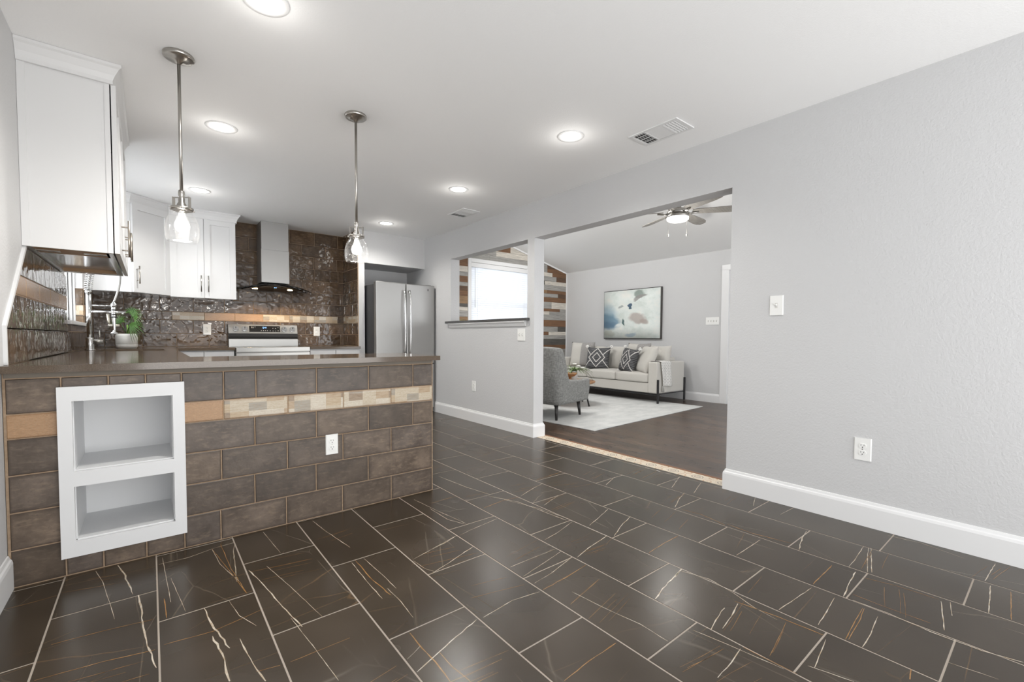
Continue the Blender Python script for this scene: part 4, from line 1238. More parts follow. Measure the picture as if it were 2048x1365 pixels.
# ================================================================ potted palm
pp_ = thing('potted_plant', 'small green fan palm in a white pot on the counter corner', 'plant', (-.178, 5.80, .9195))
px_, py_ = -.178, 5.80
pot = MB().lathe([(0, 0), (.072, 0), (.083, .012), (.085, .03), (.085, .034), (.0835, .036), (.085, .038), (.085, .118), (.080, .136), (.074, .142), (.068, .140), (.068, .128), (0, .128)], (px_, py_, .9198), 40).build('pot', m_pot, pp_)
MB().lathe([(0, 0), (.067, 0), (.067, .003), (0, .004)], (px_, py_, 1.046)).build('soil', m_soil, pp_)
R_ = (0.778, -.628, 0)  # direction across the view, used only to fan the fronds the way they grow
def fan(name, stem0, hub, normal, up, rad, n, spread, mat):
    normal, up = Vector(normal).normalized(), Vector(up); up = (up - normal * up.dot(normal)).normalized(); sd = up.cross(normal)
    hub = Vector(hub); b = MB()
    mid = (Vector(stem0) + hub) / 2 + Vector((0, 0, .01))
    b.tube([stem0, mid, hub], [.0035, .003, .0022], 8)
    for i in range(n):
        a = (i / (n - 1) - .5) * spread
        d = up * cos(a) + sd * sin(a)
        w = Vector((0, 0, 0)) + sd * cos(a) - up * sin(a)
        L_ = rad * (.82 + .22 * random.random()) * (1 - .12 * abs(a) / pi)
        prev = None
        for k in range(6):
            t_ = k / 5
            wd = .0052 * (1 - abs(t_ - .35) * 1.1) if t_ < 1 else .0008
            p = hub + d * (L_ * t_) + normal * (.02 * sin(t_ * 2.5)) - Vector((0, 0, 1)) * (.045 * t_ * t_ * t_ * (rad / .13))
            cur = (p - w * wd, p + normal * .0022, p + w * wd)
            cur = [b.bm.verts.new(q) for q in cur]
            if prev:
                b.bm.faces.new((prev[0], prev[1], cur[1], cur[0])); b.bm.faces.new((prev[1], prev[2], cur[2], cur[1]))
            prev = cur
    return b.build(name, mat, pp_, recalc=False)
def scr(a, c, z): return (px_ + R_[0] * a + .628 * c, py_ + R_[1] * a + .778 * c, z)
toC = (-.63, -.77, .12)
fan('frond', (px_, py_, 1.05), scr(-.03, -.03, 1.165), toC, (-.25, .1, 1), .125, 13, 3.0, m_leaf)
fan('frond', (px_, py_, 1.05), scr(.085, -.01, 1.225), (-.6, -.75, .25), (.62, -.45, .65), .125, 13, 3.2, m_leaf)
fan('frond', (px_, py_, 1.05), scr(.06, -.03, 1.150), (-.55, -.8, .2), (.75, -.55, -.35), .165, 12, 1.7, m_leaf)
fan('frond', (px_, py_, 1.05), scr(.02, .06, 1.27), (-.6, -.75, .1), (.0, .0, 1), .11, 12, 3.0, m_leaf)
MB().tube([(px_ + .008, py_, 1.045), (px_ + .012, py_, 1.10), (px_ + .006, py_, 1.15)], [.012, .010, .006], 8).build('stalk', simple('pale_green_stalk', (.10, .20, .03), .5), pp_)

# ================================================================ pendants
pn = thing('pendant_light', 'left nickel pendant light with a seeded glass shade over the peninsula', 'pendant light', (0, 0, 0), None)
b = MB().lathe([(0, 0), (.064, 0), (.066, -.004), (.066, -.014), (.060, -.020), (.046, -.022), (.044, -.028), (.018, -.034), (.009, -.045), (0, -.045)], (0, 0, 2.4398), 40); b.build('canopy', m_nickel, pn)
MB().cyl((0, 0, 2.40), (0, 0, 1.76), .0075, n=18).build('stem', m_nickel, pn)
b = MB().lathe([(0, 1.775), (.012, 1.775), (.014, 1.765), (.014, 1.748), (.010, 1.742), (.014, 1.735), (.014, 1.715), (.020, 1.705), (.020, 1.69), (.026, 1.682), (.026, 1.668), (0, 1.668)], (0, 0, 0), 28)
b.build('socket', m_nickel, pn)
b = MB().lathe([(.026, 1.676), (.0475, 1.676), (.0495, 1.688), (.0475, 1.690), (.026, 1.684)], (0, 0, 0), 36, closed=True)
b.build('shade_collar', m_nickel, pn)
b = MB()
b.box(-.042, -.003, 1.738, .042, .003, 1.742).box(-.042, -.008, 1.684, -.038, .008, 1.742).box(.038, -.008, 1.684, .042, .008, 1.742)
b.build('yoke', m_nickel, pn)
for a in (pi / 3, pi, 5 * pi / 3):
    MB().cyl((.048 * cos(a), .048 * sin(a), 1.683), (.058 * cos(a), .058 * sin(a), 1.683), .004, n=10).build('thumbscrew', m_nickel, pn)
outer = [(.044, 1.682), (.043, 1.668), (.050, 1.655), (.062, 1.635), (.070, 1.61), (.0735, 1.585), (.0735, 1.56), (.070, 1.538), (.064, 1.520)]
inner = [(r - .0022, z) for r, z in outer][::-1]
MB().lathe(outer + inner, (0, 0, 0), 48, closed=True).build('glass_shade', m_seed, pn)
MB().lathe([(0, 1.665), (.013, 1.662), (.014, 1.645), (.020, 1.632), (.030, 1.612), (.032, 1.597), (.028, 1.580), (.018, 1.570), (0, 1.566)], (0, 0, 0), 28).build('bulb', m_bulb, pn)
d = bpy.data.lights.new('pendant_glow', 'POINT'); d.energy = 5; d.shadow_soft_size = .05; d.color = (1, .96, .9)
lo = bpy.data.objects.new('pendant_glow', d); COL.objects.link(lo); lo.parent = pn; lo.location = (0, 0, 1.545)
copy_tree(pn, (1.035, 2.86, 0), (0, 0, radians(-39)), 'right nickel pendant light with a seeded glass shade, in front of the wing wall')
pn.location = (.137, 2.82, 0); pn.rotation_euler = (0, 0, radians(-39))

# ================================================================ recessed lights
rl = thing('recessed_light', '', 'ceiling light', (0, 0, 0))
MB().lathe([(.088, 0), (.092, -.003), (.090, -.006), (.070, -.004), (.066, 0)], (0, 0, H), 40).build('trim_ring', m_trim, rl)
MB().lathe([(0, 0), (.066, 0), (.066, .001), (0, .001)], (0, 0, H - .0035), 40).build('lens', m_lens, rl)
d = bpy.data.lights.new('recessed_spot', 'SPOT'); d.energy = 66; d.spot_size = radians(150); d.spot_blend = .8; d.shadow_soft_size = .06; d.color = (1, .97, .92)
lo = bpy.data.objects.new('recessed_spot', d); COL.objects.link(lo); lo.parent = rl; lo.location = (0, 0, H - .012)
d = bpy.data.lights.new('recessed_glow', 'POINT'); d.energy = .8; d.shadow_soft_size = .07; d.color = (1, .97, .92)
lo = bpy.data.objects.new('recessed_glow', d); COL.objects.link(lo); lo.parent = rl; lo.location = (0, 0, H - .12)
spots = [((.40, 2.14), 'recessed ceiling light cut by the top edge of the picture'),
         ((.398, 3.59), 'recessed ceiling light beside the middle of the left pendant stem'),
         ((.396, 5.27), 'recessed ceiling light just above the left pendant glass'),
         ((2.29, 2.20), 'recessed ceiling light near the large ceiling vent'),
         ((2.29, 3.65), 'recessed ceiling light left of the small ceiling vent'),
         ((2.284, 5.30), 'recessed ceiling light farthest back, in front of the soffit')]
for i, ((x, y), lab) in enumerate(spots):
    if i == 0: rl['label'] = lab; rl['group'] = 'recessed lights in the kitchen ceiling'
    else: copy_tree(rl, (x, y, 0), None, lab)
rl.location = (*spots[0][0], 0)

# ================================================================ ceiling vents
def vent(label, x0, y0, x1, y1):
    t = thing('ceiling_vent', label, 'vent', ((x0 + x1) / 2, (y0 + y1) / 2, H), 'ceiling vents')
    b = MB(); w = .022; z0, z1 = H - .007, H - .0002
    b.box(x0, y0, z0, x1, y0 + w, z1).box(x0, y1 - w, z0, x1, y1, z1).box(x0, y0 + w, z0, x0 + w, y1 - w, z1).box(x1 - w, y0 + w, z0, x1, y1 - w, z1)
    bmesh.ops.remove_doubles(b.bm, verts=b.bm.verts, dist=1e-5)
    b.build('frame', m_trim, t)
    MB().box(x0 + w, y0 + w, z1 - .001, x1 - w, y1 - w, z1).build('backing', simple('vent_dark', (.05, .05, .05), .8), t)
    b = MB(); L = y1 - y0 - 2 * w; W = x1 - x0 - 2 * w
    ya_, yb_ = y0 + w + L * .30, y0 + w + L * .70
    for y in (ya_, yb_): b.box(x0 + w, y - .003, z0, x1 - w, y + .003, z1 - .001)
    n = 9
    for i in range(n):                     # long louvres in the middle
        x = x0 + w + W * (i + .5) / n
        b.extrude([(x - .007, z1 - .002), (x - .006, z1 - .001), (x + .004, z0), (x + .003, z0 - .0005)], ya_, yb_, lambda a, u, v: (u, a, v))
    for (c0, c1, s_) in ((y0 + w, ya_, 1), (yb_, y1 - w, -1)):
        m = 5
        for i in range(m):
            y = c0 + (c1 - c0) * (i + .5) / m
            b.extrude([(y - .008 * s_, z1 - .002), (y - .007 * s_, z1 - .001), (y + .004 * s_, z0), (y + .003 * s_, z0 - .0005)], x0 + w, x1 - w, lambda a, u, v: (a, u, v))
        for i in range(1, 4):
            x = x0 + w + W * i / 4; b.box(x - .0015, c0, z0 + .002, x + .0015, c1, z1 - .001)
    b.build('louvres', m_trim, t)
vent('larger white ceiling vent near the dining area wall', 2.605, 1.59, 2.82, 1.955)
vent('smaller white ceiling vent above the pass-through wall', 2.655, 4.135, 2.872, 4.467)

# ================================================================ outlets and switches (unit built facing -Y, in x-z)
def plate_mesh(w, h):
    b = MB(); b.extrude([(-w / 2, 0), (w / 2, 0), (w / 2, -.003), (w / 2 - .004, -.006), (-w / 2 + .004, -.006), (-w / 2, -.003)], -h / 2 + .0, h / 2, lambda a, u, v: (u, v, a))
    return b
def outlet(label, loc, rz, w=.072, h=.118, s_=1.0):
    t = thing('wall_outlet', label, 'outlet')
    plate_mesh(w, h).build('cover_plate', m_plast, t)
    for dz in (.0195, -.0195):
        poly = []
        for i in range(28):
            a = 2 * pi * i / 28; poly.append((.0172 * cos(a), max(-.0135, min(.0135, .0172 * sin(a))) + dz))
        r = MB().extrude(poly, -.0045, -.0085, lambda a, u, v: (u, a, v)).build('receptacle', m_plast, t)
        MB().box(-.0080, -.0089, dz + .000, -.0058, -.0082, dz + .0085).box(.0058, -.0089, dz + .0005, .0080, -.0082, dz + .0075).cyl((0, -.0089, dz - .0075), (0, -.0082, dz - .0075), .0028, n=12).build('slots', m_dark, r)
    MB().cyl((0, -.0055, 0), (0, -.0075, 0), .0028, n=12).build('screw', m_nickel, t)
    t.location = loc; t.rotation_euler = (0, 0, rz); t['group'] = 'wall outlets'
    return t
def switch(label, loc, rz, n, w, h=.118):
    t = thing('light_switch', label, 'light switch')
    plate_mesh(w, h).build('cover_plate', m_plast, t)
    for i in range(n):
        x = (i - (n - 1) / 2) * .046
        MB().box(x - .0085, -.0068, -.017, x + .0085, -.0058, .017, .0004).build('switch_slot', simple('warm_white_plastic', (.62, .61, .58), .4), t)
        MB().extrude([(-.006, -.008), (-.019, .002), (-.019, .008), (-.006, .008)], x - .0045, x + .0045, lambda a, u, v: (a, u, v)).build('toggle', m_plast, t)
        b = MB()
        for z in (-.030, .030): b.cyl((x, -.0055, z), (x, -.0072, z), .0022, n=10)
        b.build('screws', m_plast, t)
    t.location = loc; t.rotation_euler = (0, 0, rz)
    return t
outlet('white outlet on the right wall above the long baseboard', (3.0995, .70, .429), -pi / 2, .080, .124)
outlet('white outlet low on the partition wall below the pass-through', (3.0995, 4.58, .444), -pi / 2, .080, .124)
outlet('white outlet on the brown tiles of the peninsula', (.818, YF - .0095, .414), 0, .070, .116)
outlet('white outlet on the backsplash left of the range', (.529, 6.4145, 1.122), 0, .080, .124)
outlet('white outlet on the backsplash right of the range', (1.766, 6.4145, 1.115), 0, .080, .124)
switch('single white toggle switch on the right wall', (3.0995, 1.165, 1.2575), -pi / 2, 1, .080, .124)
switch('double white toggle switch under the right end of the pass-through ledge', (3.0995, 3.678, 1.075), -pi / 2, 2, .125, .126)
switch('wide four-toggle white switch plate on the far living room wall by the door', (XA - .0005, 3.637, 1.33), -pi / 2, 4, .225, .122)

# ================================================================ plank wall
pk = thing('wood_plank_cladding', 'reclaimed multicolour wood plank wall around the living room window', 'wood wall', (5.2, YP, 0))
random.seed(21)
B_, D_, G_, W_, K_, T_ = .1, .3, .5, .7, .85, .95
zb = [0, .13, .22, .36, .45, .58, .67, .80, .89, 1.02, 1.10, 1.17, 1.28, 1.42, 1.53, 1.60, 1.66, 1.80, 1.90, 1.98, 2.05, 2.16, 2.24, 2.34, 2.42, 2.50, 2.60, 2.70, 2.82, 2.92, 3.05, 3.16, 3.3, 3.45]
# finishes seen at the right end (under the art wall corner) per row: list of (x_left_of_board, finish)
right = {8: [(6.3, K_)], 9: [(6.3, G_)], 10: [(6.3, B_), (6.6, W_)], 11: [(6.3, G_), (6.87, K_)], 12: [(6.3, B_)], 13: [(6.3, G_)], 14: [(6.3, W_), (6.62, G_)], 15: [(6.3, B_), (6.93, G_)],
         16: [(6.3, G_), (6.68, W_)], 17: [(6.3, B_)], 18: [(6.3, G_), (6.87, D_)], 19: [(6.3, T_), (6.55, B_)], 20: [(6.3, G_)], 21: [(6.3, K_), (6.48, W_)], 22: [(6.3, G_), (6.82, D_)], 23: [(6.3, W_), (6.7, B_)], 24: [(6.3, G_), (6.55, B_)], 25: [(6.3, G_), (6.55, D_)], 26: [(6.3, G_)]}
left = {13: G_, 14: W_, 15: K_, 16: T_, 17: B_, 18: D_, 19: G_, 20: B_, 21: G_, 22: W_, 23: B_, 24: B_}
top = {25: [(4.0, G_), (5.05, G_)], 26: [(4.0, G_), (5.2, W_)], 27: [(4.0, G_), (4.9, B_), (5.55, W_)], 28: [(4.0, D_), (5.3, B_)], 29: [(4.0, D_)]}
rects = []
for i, (z0, z1) in enumerate(zip(zb, zb[1:])):
    segs = []
    x = 3.25 + random.random() * -.5
    while x < 6.3:
        segs.append((x, random.choice([B_, D_, G_, G_, W_, T_, K_]))); x += .5 + random.random() * .8
    if i in left: segs = [(3.2, left[i]), (4.9, random.choice([G_, B_]))]
    if i in top: segs = [(3.2, G_)] + top[i]
    segs = [s_ for s_ in segs if s_[0] < 6.3] + right.get(i, [(6.3, random.choice([G_, B_]))])
    for (a, f), (c, _) in zip(segs, segs[1:] + [(XA - .003, 0)]):
        a = max(a, 3.24)
        if c > a:
            zt = min(z1, cz(c) + .06)
            rects.append((a, z0, c, min(z1, 3.5), 0, f + random.uniform(-.03, .03)))
rects = cut(rects, [(LW[0], LW[2], LW[1], LW[3])])
# clip boards under the slope by splitting in x
out = []
for r_ in rects:
    u0, v0, u1, v1 = r_[:4]
    if cz(u1) - .03 >= v1: out.append(r_); continue
    if cz(u0) - .03 <= v0: continue
    u1 = min(u1, 7.133 - (v0 - 2.457 + .02) / .2535 + .02) if v0 > 2.45 else u1
    r_ = (u0, v0, u1, v1, *r_[4:])
    out.append(r_)
def putP(u, v, d): return (u, YP + .012 - d, v)
tiles('planks', out, putP, [m_plank], pk, thick=.012, gap=.0008, ch=.001)
struct(MB().extrude([(3.24, cz(3.24) - .001), (XA, cz(XA) - .001), (XA, cz(XA) - .03), (3.24, cz(3.24) - .03)], YP - .016, YP + .001, lambda a, u, v: (u, a, v)).box(XA - .02, YP - .016, .0, XA - .0005, YP + .001, cz(XA) - .02).build('trim_5', m_trim))

# living room window with blind
lw = struct(MB().box(LW[0] - .07, YP - .02, LW[2] - .07, LW[0], YP + .01, LW[3] + .07, .003).box(LW[1], YP - .02, LW[2] - .07, LW[1] + .07, YP + .01, LW[3] + .07, .003)
            .box(LW[0], YP - .02, LW[3], LW[1], YP + .01, LW[3] + .07, .003).box(LW[0], YP - .02, LW[2] - .07, LW[1], YP + .01, LW[2], .003)
            .box(LW[0], YP + .08, LW[2], LW[0] + .05, YP + .12, LW[3]).box(LW[1] - .05, YP + .08, LW[2], LW[1], YP + .12, LW[3]).box(LW[0], YP + .08, 1.66, LW[1], YP + .12, 1.70).build('window_2', m_trim))
struct(MB().box(LW[0], YP + .095, LW[2], LW[1], YP + .1, LW[3]).build('window_glass', m_glass, lw))
bd = thing('window_blind', 'closed white horizontal blind lit by daylight in the living room window', 'blind', (5.35, YP + .04, LW[3]))
MB().box(LW[0] + .005, YP - .012, LW[3] - .085, LW[1] - .005, YP + .05, LW[3] - .004, .004).build('valance', m_trim, bd)
z = LW[3] - .11; b = MB()
while z > LW[2] + .03:
    b.extrude([(YP + .022, z - .021), (YP + .0235, z - .0215), (YP + .036, z + .0245), (YP + .0345, z + .025)], LW[0] + .012, LW[1] - .012, lambda a, u, v: (a, u, v))
    z -= .0405
b.build('slats', m_slat, bd)
MB().box(LW[0] + .012, YP + .015, LW[2] + .004, LW[1] - .012, YP + .045, LW[2] + .022, .002).build('bottom_rail', m_trim, bd)
MB().cyl((LW[0] + .10, YP + .008, LW[3] - .09), (LW[0] + .10, YP + .008, 1.60), .004, n=8).build('tilt_wand', simple('clear_grey_wand', (.45, .45, .45), .3), bd)
b = MB()
for x in (LW[0] + .16, LW[1] - .16): b.cyl((x, YP + .014, LW[3] - .09), (x, YP + .014, LW[2] + .02), .0012, n=6)
b.build('ladder_cord', m_trim, bd)

# ================================================================ rug
rug = thing('area_rug', 'large pale grey area rug under the armchair and sofa', 'rug', (0, 0, 0))
b = MB(); NX_, NY_ = 60, 80
def rz_(x, y): return .009 + .0012 * noise.noise(Vector((x * 4, y * 4, 0)))
b.box(0, 0, .0005, 2.70, 3.66, .010, .003)
b.build('pile', m_rug, rug)
rug.location = (3.845, 3.285, 0); rug.rotation_euler = (0, 0, radians(3.6))

# ================================================================ sofa (faces -X)
sf = thing('sofa', 'light grey sofa with black metal legs against the living room wall', 'sofa', (6.6, 5.1, 0))
SX0, SX1, SY0, SY1 = 6.20, 7.0, 4.035, 6.33
def arm(y0, y1):
    b = MB(); b.box(SX0, y0, .165, SX1, y1, .665, .022, seg=3); return b.build('arm', m_sofa, sf)
arm(SY0, SY0 + .17); arm(SY1 - .17, SY1)
MB().box(SX0 + .015, SY0 + .168, .165, SX1 - .005, SY1 - .168, .325, .012).build('base_frame', m_sofa, sf)
MB().box(SX1 - .19, SY0 + .168, .32, SX1 - .002, SY1 - .168, .72, .02, seg=3).build('back_frame', m_sofa, sf)
n = 3; w_ = (SY1 - SY0 - .34) / n
def cushion(name, x0, y0, z0, x1, y1, z1, puff, mat, parent, bevel=.03):
    """soft box: rounded edges, bulging faces"""
    cx, cy, cz_ = (x0 + x1) / 2, (y0 + y1) / 2, (z0 + z1) / 2
    hx, hy, hz = (x1 - x0) / 2, (y1 - y0) / 2, (z1 - z0) / 2
    b = MB(); r = bmesh.ops.create_cube(b.bm, size=2)
    bmesh.ops.subdivide_edges(b.bm, edges=b.bm.edges[:], cuts=9, use_grid_fill=True)
    for v in b.bm.verts:
        p = v.co.copy()
        q = Vector((p.x * hx, p.y * hy, p.z * hz))
        rr_ = min(bevel, hx, hy, hz)
        inner_ = Vector([max(-h + rr_, min(h - rr_, c)) for c, h in zip(q, (hx, hy, hz))])
        dlt = q - inner_
        if dlt.length > 1e-6: q = inner_ + dlt.normalized() * rr_
        k = (1 - p.x ** 2) * (1 - p.y ** 2) * (1 - p.z ** 2)
        f = [(1 - p.y ** 2) * (1 - p.z ** 2), (1 - p.x ** 2) * (1 - p.z ** 2), (1 - p.x ** 2) * (1 - p.y ** 2)]
        q += Vector((p.x * f[0] * puff[0], p.y * f[1] * puff[1], p.z * f[2] * puff[2]))
        v.co = q + Vector((cx, cy, cz_))
    for f in b.bm.faces: f.smooth = True
    return b.build(name, mat, parent)
for i in range(n):
    a = SY0 + .17 + w_ * i
    cushion('seat_cushion', SX0 - .005, a + .004, .325, SX1 - .20, a + w_ - .004, .475, (.004, 0, .018), m_sofa, sf)
    cushion('back_cushion', SX1 - .33, a + .006, .47, SX1 - .13, a + w_ - .006, .875, (.035, 0, .012), m_sofa, sf, .06)
for (x, y) in ((SX0 + .012, SY0 - .011), (SX1 - .012, SY0 - .011), (SX0 + .012, SY1 + .011), (SX1 - .012, SY1 + .011)):
    MB().box(x - .017, y - .011, .0105, x + .017, y + .011, .39 if True else 0, .002).build('leg', m_gun, sf)
b = MB()
for y in (SY0 - .004, SY1 + .004): b.box(SX0 + .012, y - .006, .150, SX1 - .012, y + .006, .164)
b.box(SX0 + .05, SY0, .13, SX0 + .08, SY1, .162)
b.build('under_rail', m_gun, sf)

# cushions on the sofa
def pillow(name, label, w, h, th, mat, loc, rot, group, poms=False):
    t = thing(name, label, 'pillow', (0, 0, 0), group)
    def f(u, v, s_):
        x, y = (u - .5) * 2, (v - .5) * 2
        pin = 1 - .07 * (1 - abs(x) ** 2) * abs(y) ** 3
        pin2 = 1 - .07 * (1 - abs(y) ** 2) * abs(x) ** 3
        k = max(0, (1 - x ** 4)) ** .55 * max(0, (1 - y ** 4)) ** .55
        return (x * w / 2 * pin2, s_ * th / 2 * k, y * h / 2 * pin)
    b = MB(); b.grid(lambda u, v: f(u, v, -1), 20, 20); b.grid(lambda u, v: f(u, v, 1), 20, 20)
    bmesh.ops.remove_doubles(b.bm, verts=b.bm.verts, dist=1e-4)
    b.build('cover', mat, t)
    if poms:
        for sx_ in (-1, 1):
            for sy_ in (-1, 1):
                q = MB()
                for i in range(26):
                    a = Vector((random.gauss(0, 1), random.gauss(0, 1), random.gauss(0, 1))).normalized()
                    c = Vector((sx_ * (w / 2 + .008), 0, sy_ * (h / 2 + .008)))
                    q.ball(c + a * .022, .012, 6)
                q.build('pompom', m_pom, t)
    t.location = loc; t.rotation_mode = 'XYZ'; t.rotation_euler = [radians(a) for a in rot]
    return t
gp = 'throw pillows on the sofa'
# local: faces -Y; turned so that it faces -X (rot z = -90)
pillow('throw_pillow', 'large ivory and grey knit pillow at the far left of the sofa', .50, .50, .16, m_knit, (6.55, 5.93, .72), (-14, 0, -74), gp)
pillow('throw_pillow', 'black square pillow with white diamonds, left one facing the camera', .46, .42, .15, m_blackpil, (6.44, 5.44, .67), (-16, 0, -72), gp, True)
pillow('throw_pillow', 'black pillow with white diamonds seen turned, beside the grey pillows', .44, .42, .16, m_blackpil, (6.41, 4.73, .665), (-16, 4, -112), gp, True)
pillow('throw_pillow', 'large plain light grey pillow leaning against the near arm of the sofa', .50, .50, .18, m_pillow, (6.46, 4.42, .685), (-24, 0, -122), gp)
pillow('throw_pillow', 'pale grey pillow behind the plain one against the sofa back', .46, .46, .17, m_pillow, (6.74, 4.36, .70), (-12, 0, -98), gp)
pillow('throw_pillow', 'fuzzy light pillow peeking behind the turned black pillow', .48, .48, .15, m_knit, (6.66, 4.72, .72), (-10, 0, -92), gp)

# throw blanket over the near arm
bl_ = thing('throw_blanket', 'white woven throw with a tassel draped over the near sofa arm', 'blanket', (6.4, 4.05, .66))
def thr(u, v):
    # v: 0 inside the sofa .. 1 bottom outside; u across
    x = 6.27 + u * .28 + .004 * sin(v * 9 + u * 5)
    L_ = v * .70
    y_in, y_out, zt = SY0 + .178, SY0 - .008, .673
    if L_ < .13: y, z_ = y_in, .60 + (L_ / .13) * (zt - .60)
    elif L_ < .13 + .186: k = (L_ - .13) / .186; y, z_ = y_in + (y_out - y_in) * k, zt + .006 * sin(pi * k)
    else:
        k = L_ - .316; y, z_ = y_out - .006 - .010 * sin(u * 9 + 1) * min(1, k * 5) - .004, zt - k - .0
        z_ -= .02 * u * (k / .38)
    return (x + (.0 if L_ < .3 else (L_ - .3) * .12 * 1), y - .004, z_)
b = MB(); b.grid(thr, 20, 50)
o = b.build('cloth', m_throw, bl_); md = o.modifiers.new('thick', 'SOLIDIFY'); md.thickness = .006; md.offset = 0
for l in o.data.uv_layers[0].data: l.uv = (l.uv[1] * .70, l.uv[0] * .28)
b = MB()
for i in range(26):
    a = random.uniform(0, 2 * pi); rr_ = random.uniform(0, .022)
    x, y = 6.32 + rr_ * cos(a), SY0 - .035 + rr_ * sin(a) * .6
    b.tube([(6.32 + rr_ * .3 * cos(a), SY0 - .032, .285), (x, y, .24), (x + random.uniform(-.008, .008), y, .185)], .0022, 5)
b.build('tassel', fabric('grey_yarn', (.35, .34, .32), (.5, .49, .46)), bl_)

# painting
ar = thing('framed_painting', 'large abstract painting in pale green, blue and taupe with a thin dark frame', 'painting', (XA - .02, 5.19, 1.5))
AY0, AY1, AZ0, AZ1 = 4.555, 5.845, 1.03, 1.968
b = MB(); f_ = .014
b.box(XA - .045, AY0, AZ0, XA - .0005, AY0 + f_, AZ1).box(XA - .045, AY1 - f_, AZ0, XA - .0005, AY1, AZ1).box(XA - .045, AY0 + f_, AZ0, XA - .0005, AY1 - f_, AZ0 + f_).box(XA - .045, AY0 + f_, AZ1 - f_, XA - .0005, AY1 - f_, AZ1)
b.build('frame', simple('dark_bronze_frame', (.05, .045, .04), .4), ar)
b = MB(); b.grid(lambda u, v: (XA - .036, AY1 - f_ - u * (AY1 - AY0 - 2 * f_), AZ0 + f_ + v * (AZ1 - AZ0 - 2 * f_)), 4, 4)
o = b.build('canvas', m_art, ar, recalc=False); md = o.modifiers.new('t', 'SOLIDIFY'); md.thickness = .02; md.offset = 1

# ================================================================ armchair (local: x forward, y left, origin at rear right foot corner)
ac = thing('armchair', 'grey tweed armchair with dark splayed legs seen from behind', 'armchair', (0, 0, 0))
W0, D0 = .74, .78
def path(s_):
    """s 0..1 around: right front -> rear -> left front; returns (x,y,nx,ny, backness)"""
    r = .11
    L1 = D0 - r; La = pi / 2 * r; L2 = W0 - 2 * r; T = 2 * L1 + 2 * La + L2
    d = s_ * T
    if d < L1: return D0 - d, 0, 0, -1
    d -= L1
    if d < La: a = d / r; return r - r * sin(a), r - r * cos(a), -sin(a), -cos(a)
    d -= La
    if d < L2: return 0, r + d, -1, 0
    d -= L2
    if d < La: a = d / r; return r - r * cos(a), W0 - r + r * sin(a), -cos(a), sin(a)
    d -= La
    return r + d, W0, 0, 1
def topz(s_):
    x, y, nx, ny = path(s_)
    arm_z = .50 + .03 * max(0, 1 - x / .5) - .01
    bz = .93 - .012 * ((y - W0 / 2) / (W0 / 2)) ** 2
    k = max(0, min(1, (x - .02) / .17)) if abs(y - W0 / 2) > .3 else 0
    k = max(0, min(1, (x - .10) / .13))
    k = k * k * (3 - 2 * k)
    return bz + (arm_z - bz) * k, k
b = MB(); NS = 72
rows_ = []
for i in range(NS + 1):
    s_ = i / NS; x, y, nx, ny = path(s_); zt, k = topz(s_)
    t_ = .085 - .0 * k
    prof = []
    nvert = 10
    for j in range(nvert + 1):
        v = j / nvert; z = .20 + (zt - .02 - .20) * v
        rise = max(0, z - .42)
        lean = -.10 * rise * (1 - k)              # back leans backwards
        inset = .03 * (1 - min(1, (z - .20) / .22)) ** 2     # tucks in at the bottom
        taper = .04 * rise * (1 - k)              # back narrows upward
        yy = y + (W0 / 2 - y) * taper
        prof.append((x - nx * inset + lean - .0, yy - ny * inset, z))
    x2, y2 = x - nx * t_, y - ny * t_
    prof.append((prof[-1][0] - nx * .02, prof[-1][1] - ny * .02, zt - .004))
    prof.append((prof[-2][0] - nx * (t_ * .5), prof[-2][1] - ny * (t_ * .5), zt + .002))
    prof.append((prof[-3][0] - nx * (t_ - .015), prof[-3][1] - ny * (t_ - .015), zt - .008))
    for j in range(nvert, -1, -1):
        v = j / nvert; z = .20 + (zt - .03 - .20) * v
        rise = max(0, z - .42); lean = -.06 * rise * (1 - k); taper = .04 * rise * (1 - k)
        yy = y2 + (W0 / 2 - y2) * taper
        prof.append((x2 + lean, yy, z))
    rows_.append([b.bm.verts.new(p) for p in prof])
for A, B in zip(rows_, rows_[1:]):
    for j in range(len(A)):
        q = (j + 1) % len(A)
        f = b.bm.faces.new((A[j], A[q], B[q], B[j])); f.smooth = True
b.bm.faces.new(rows_[0][::-1]); b.bm.faces.new(rows_[-1])
b.build('shell', m_tweed, ac)
MB().box(.06, .06, .20, D0 - .03, W0 - .06, .33, .02).build('seat_base', m_tweed, ac)
cushion('seat_cushion', .12, .09, .33, D0 - .01, W0 - .09, .46, (.01, 0, .02), m_tweed, ac)
cushion('back_cushion', .06, .10, .45, .20, W0 - .10, .88, (.03, 0, .01), m_tweed, ac, .05)
for (x, y, dx, dy) in ((.075, .10, -.045, -.03), (.60, .08, .0, -.03), (.075, W0 - .10, -.045, .03), (.60, W0 - .08, .03, .03)):
    MB().cyl((x + dx, y + dy, .0105), (x, y, .215), .015, .026, n=16).build('leg', m_legdark, ac)
ang = radians(14)
# rear right foot stands at (3.92, 3.97)
fx0, fy0 = .03, .07
ac.rotation_euler = (0, 0, ang)
ac.location = (3.925 - (cos(ang) * fx0 - sin(ang) * fy0), 3.97 - (sin(ang) * fx0 + cos(ang) * fy0), 0)

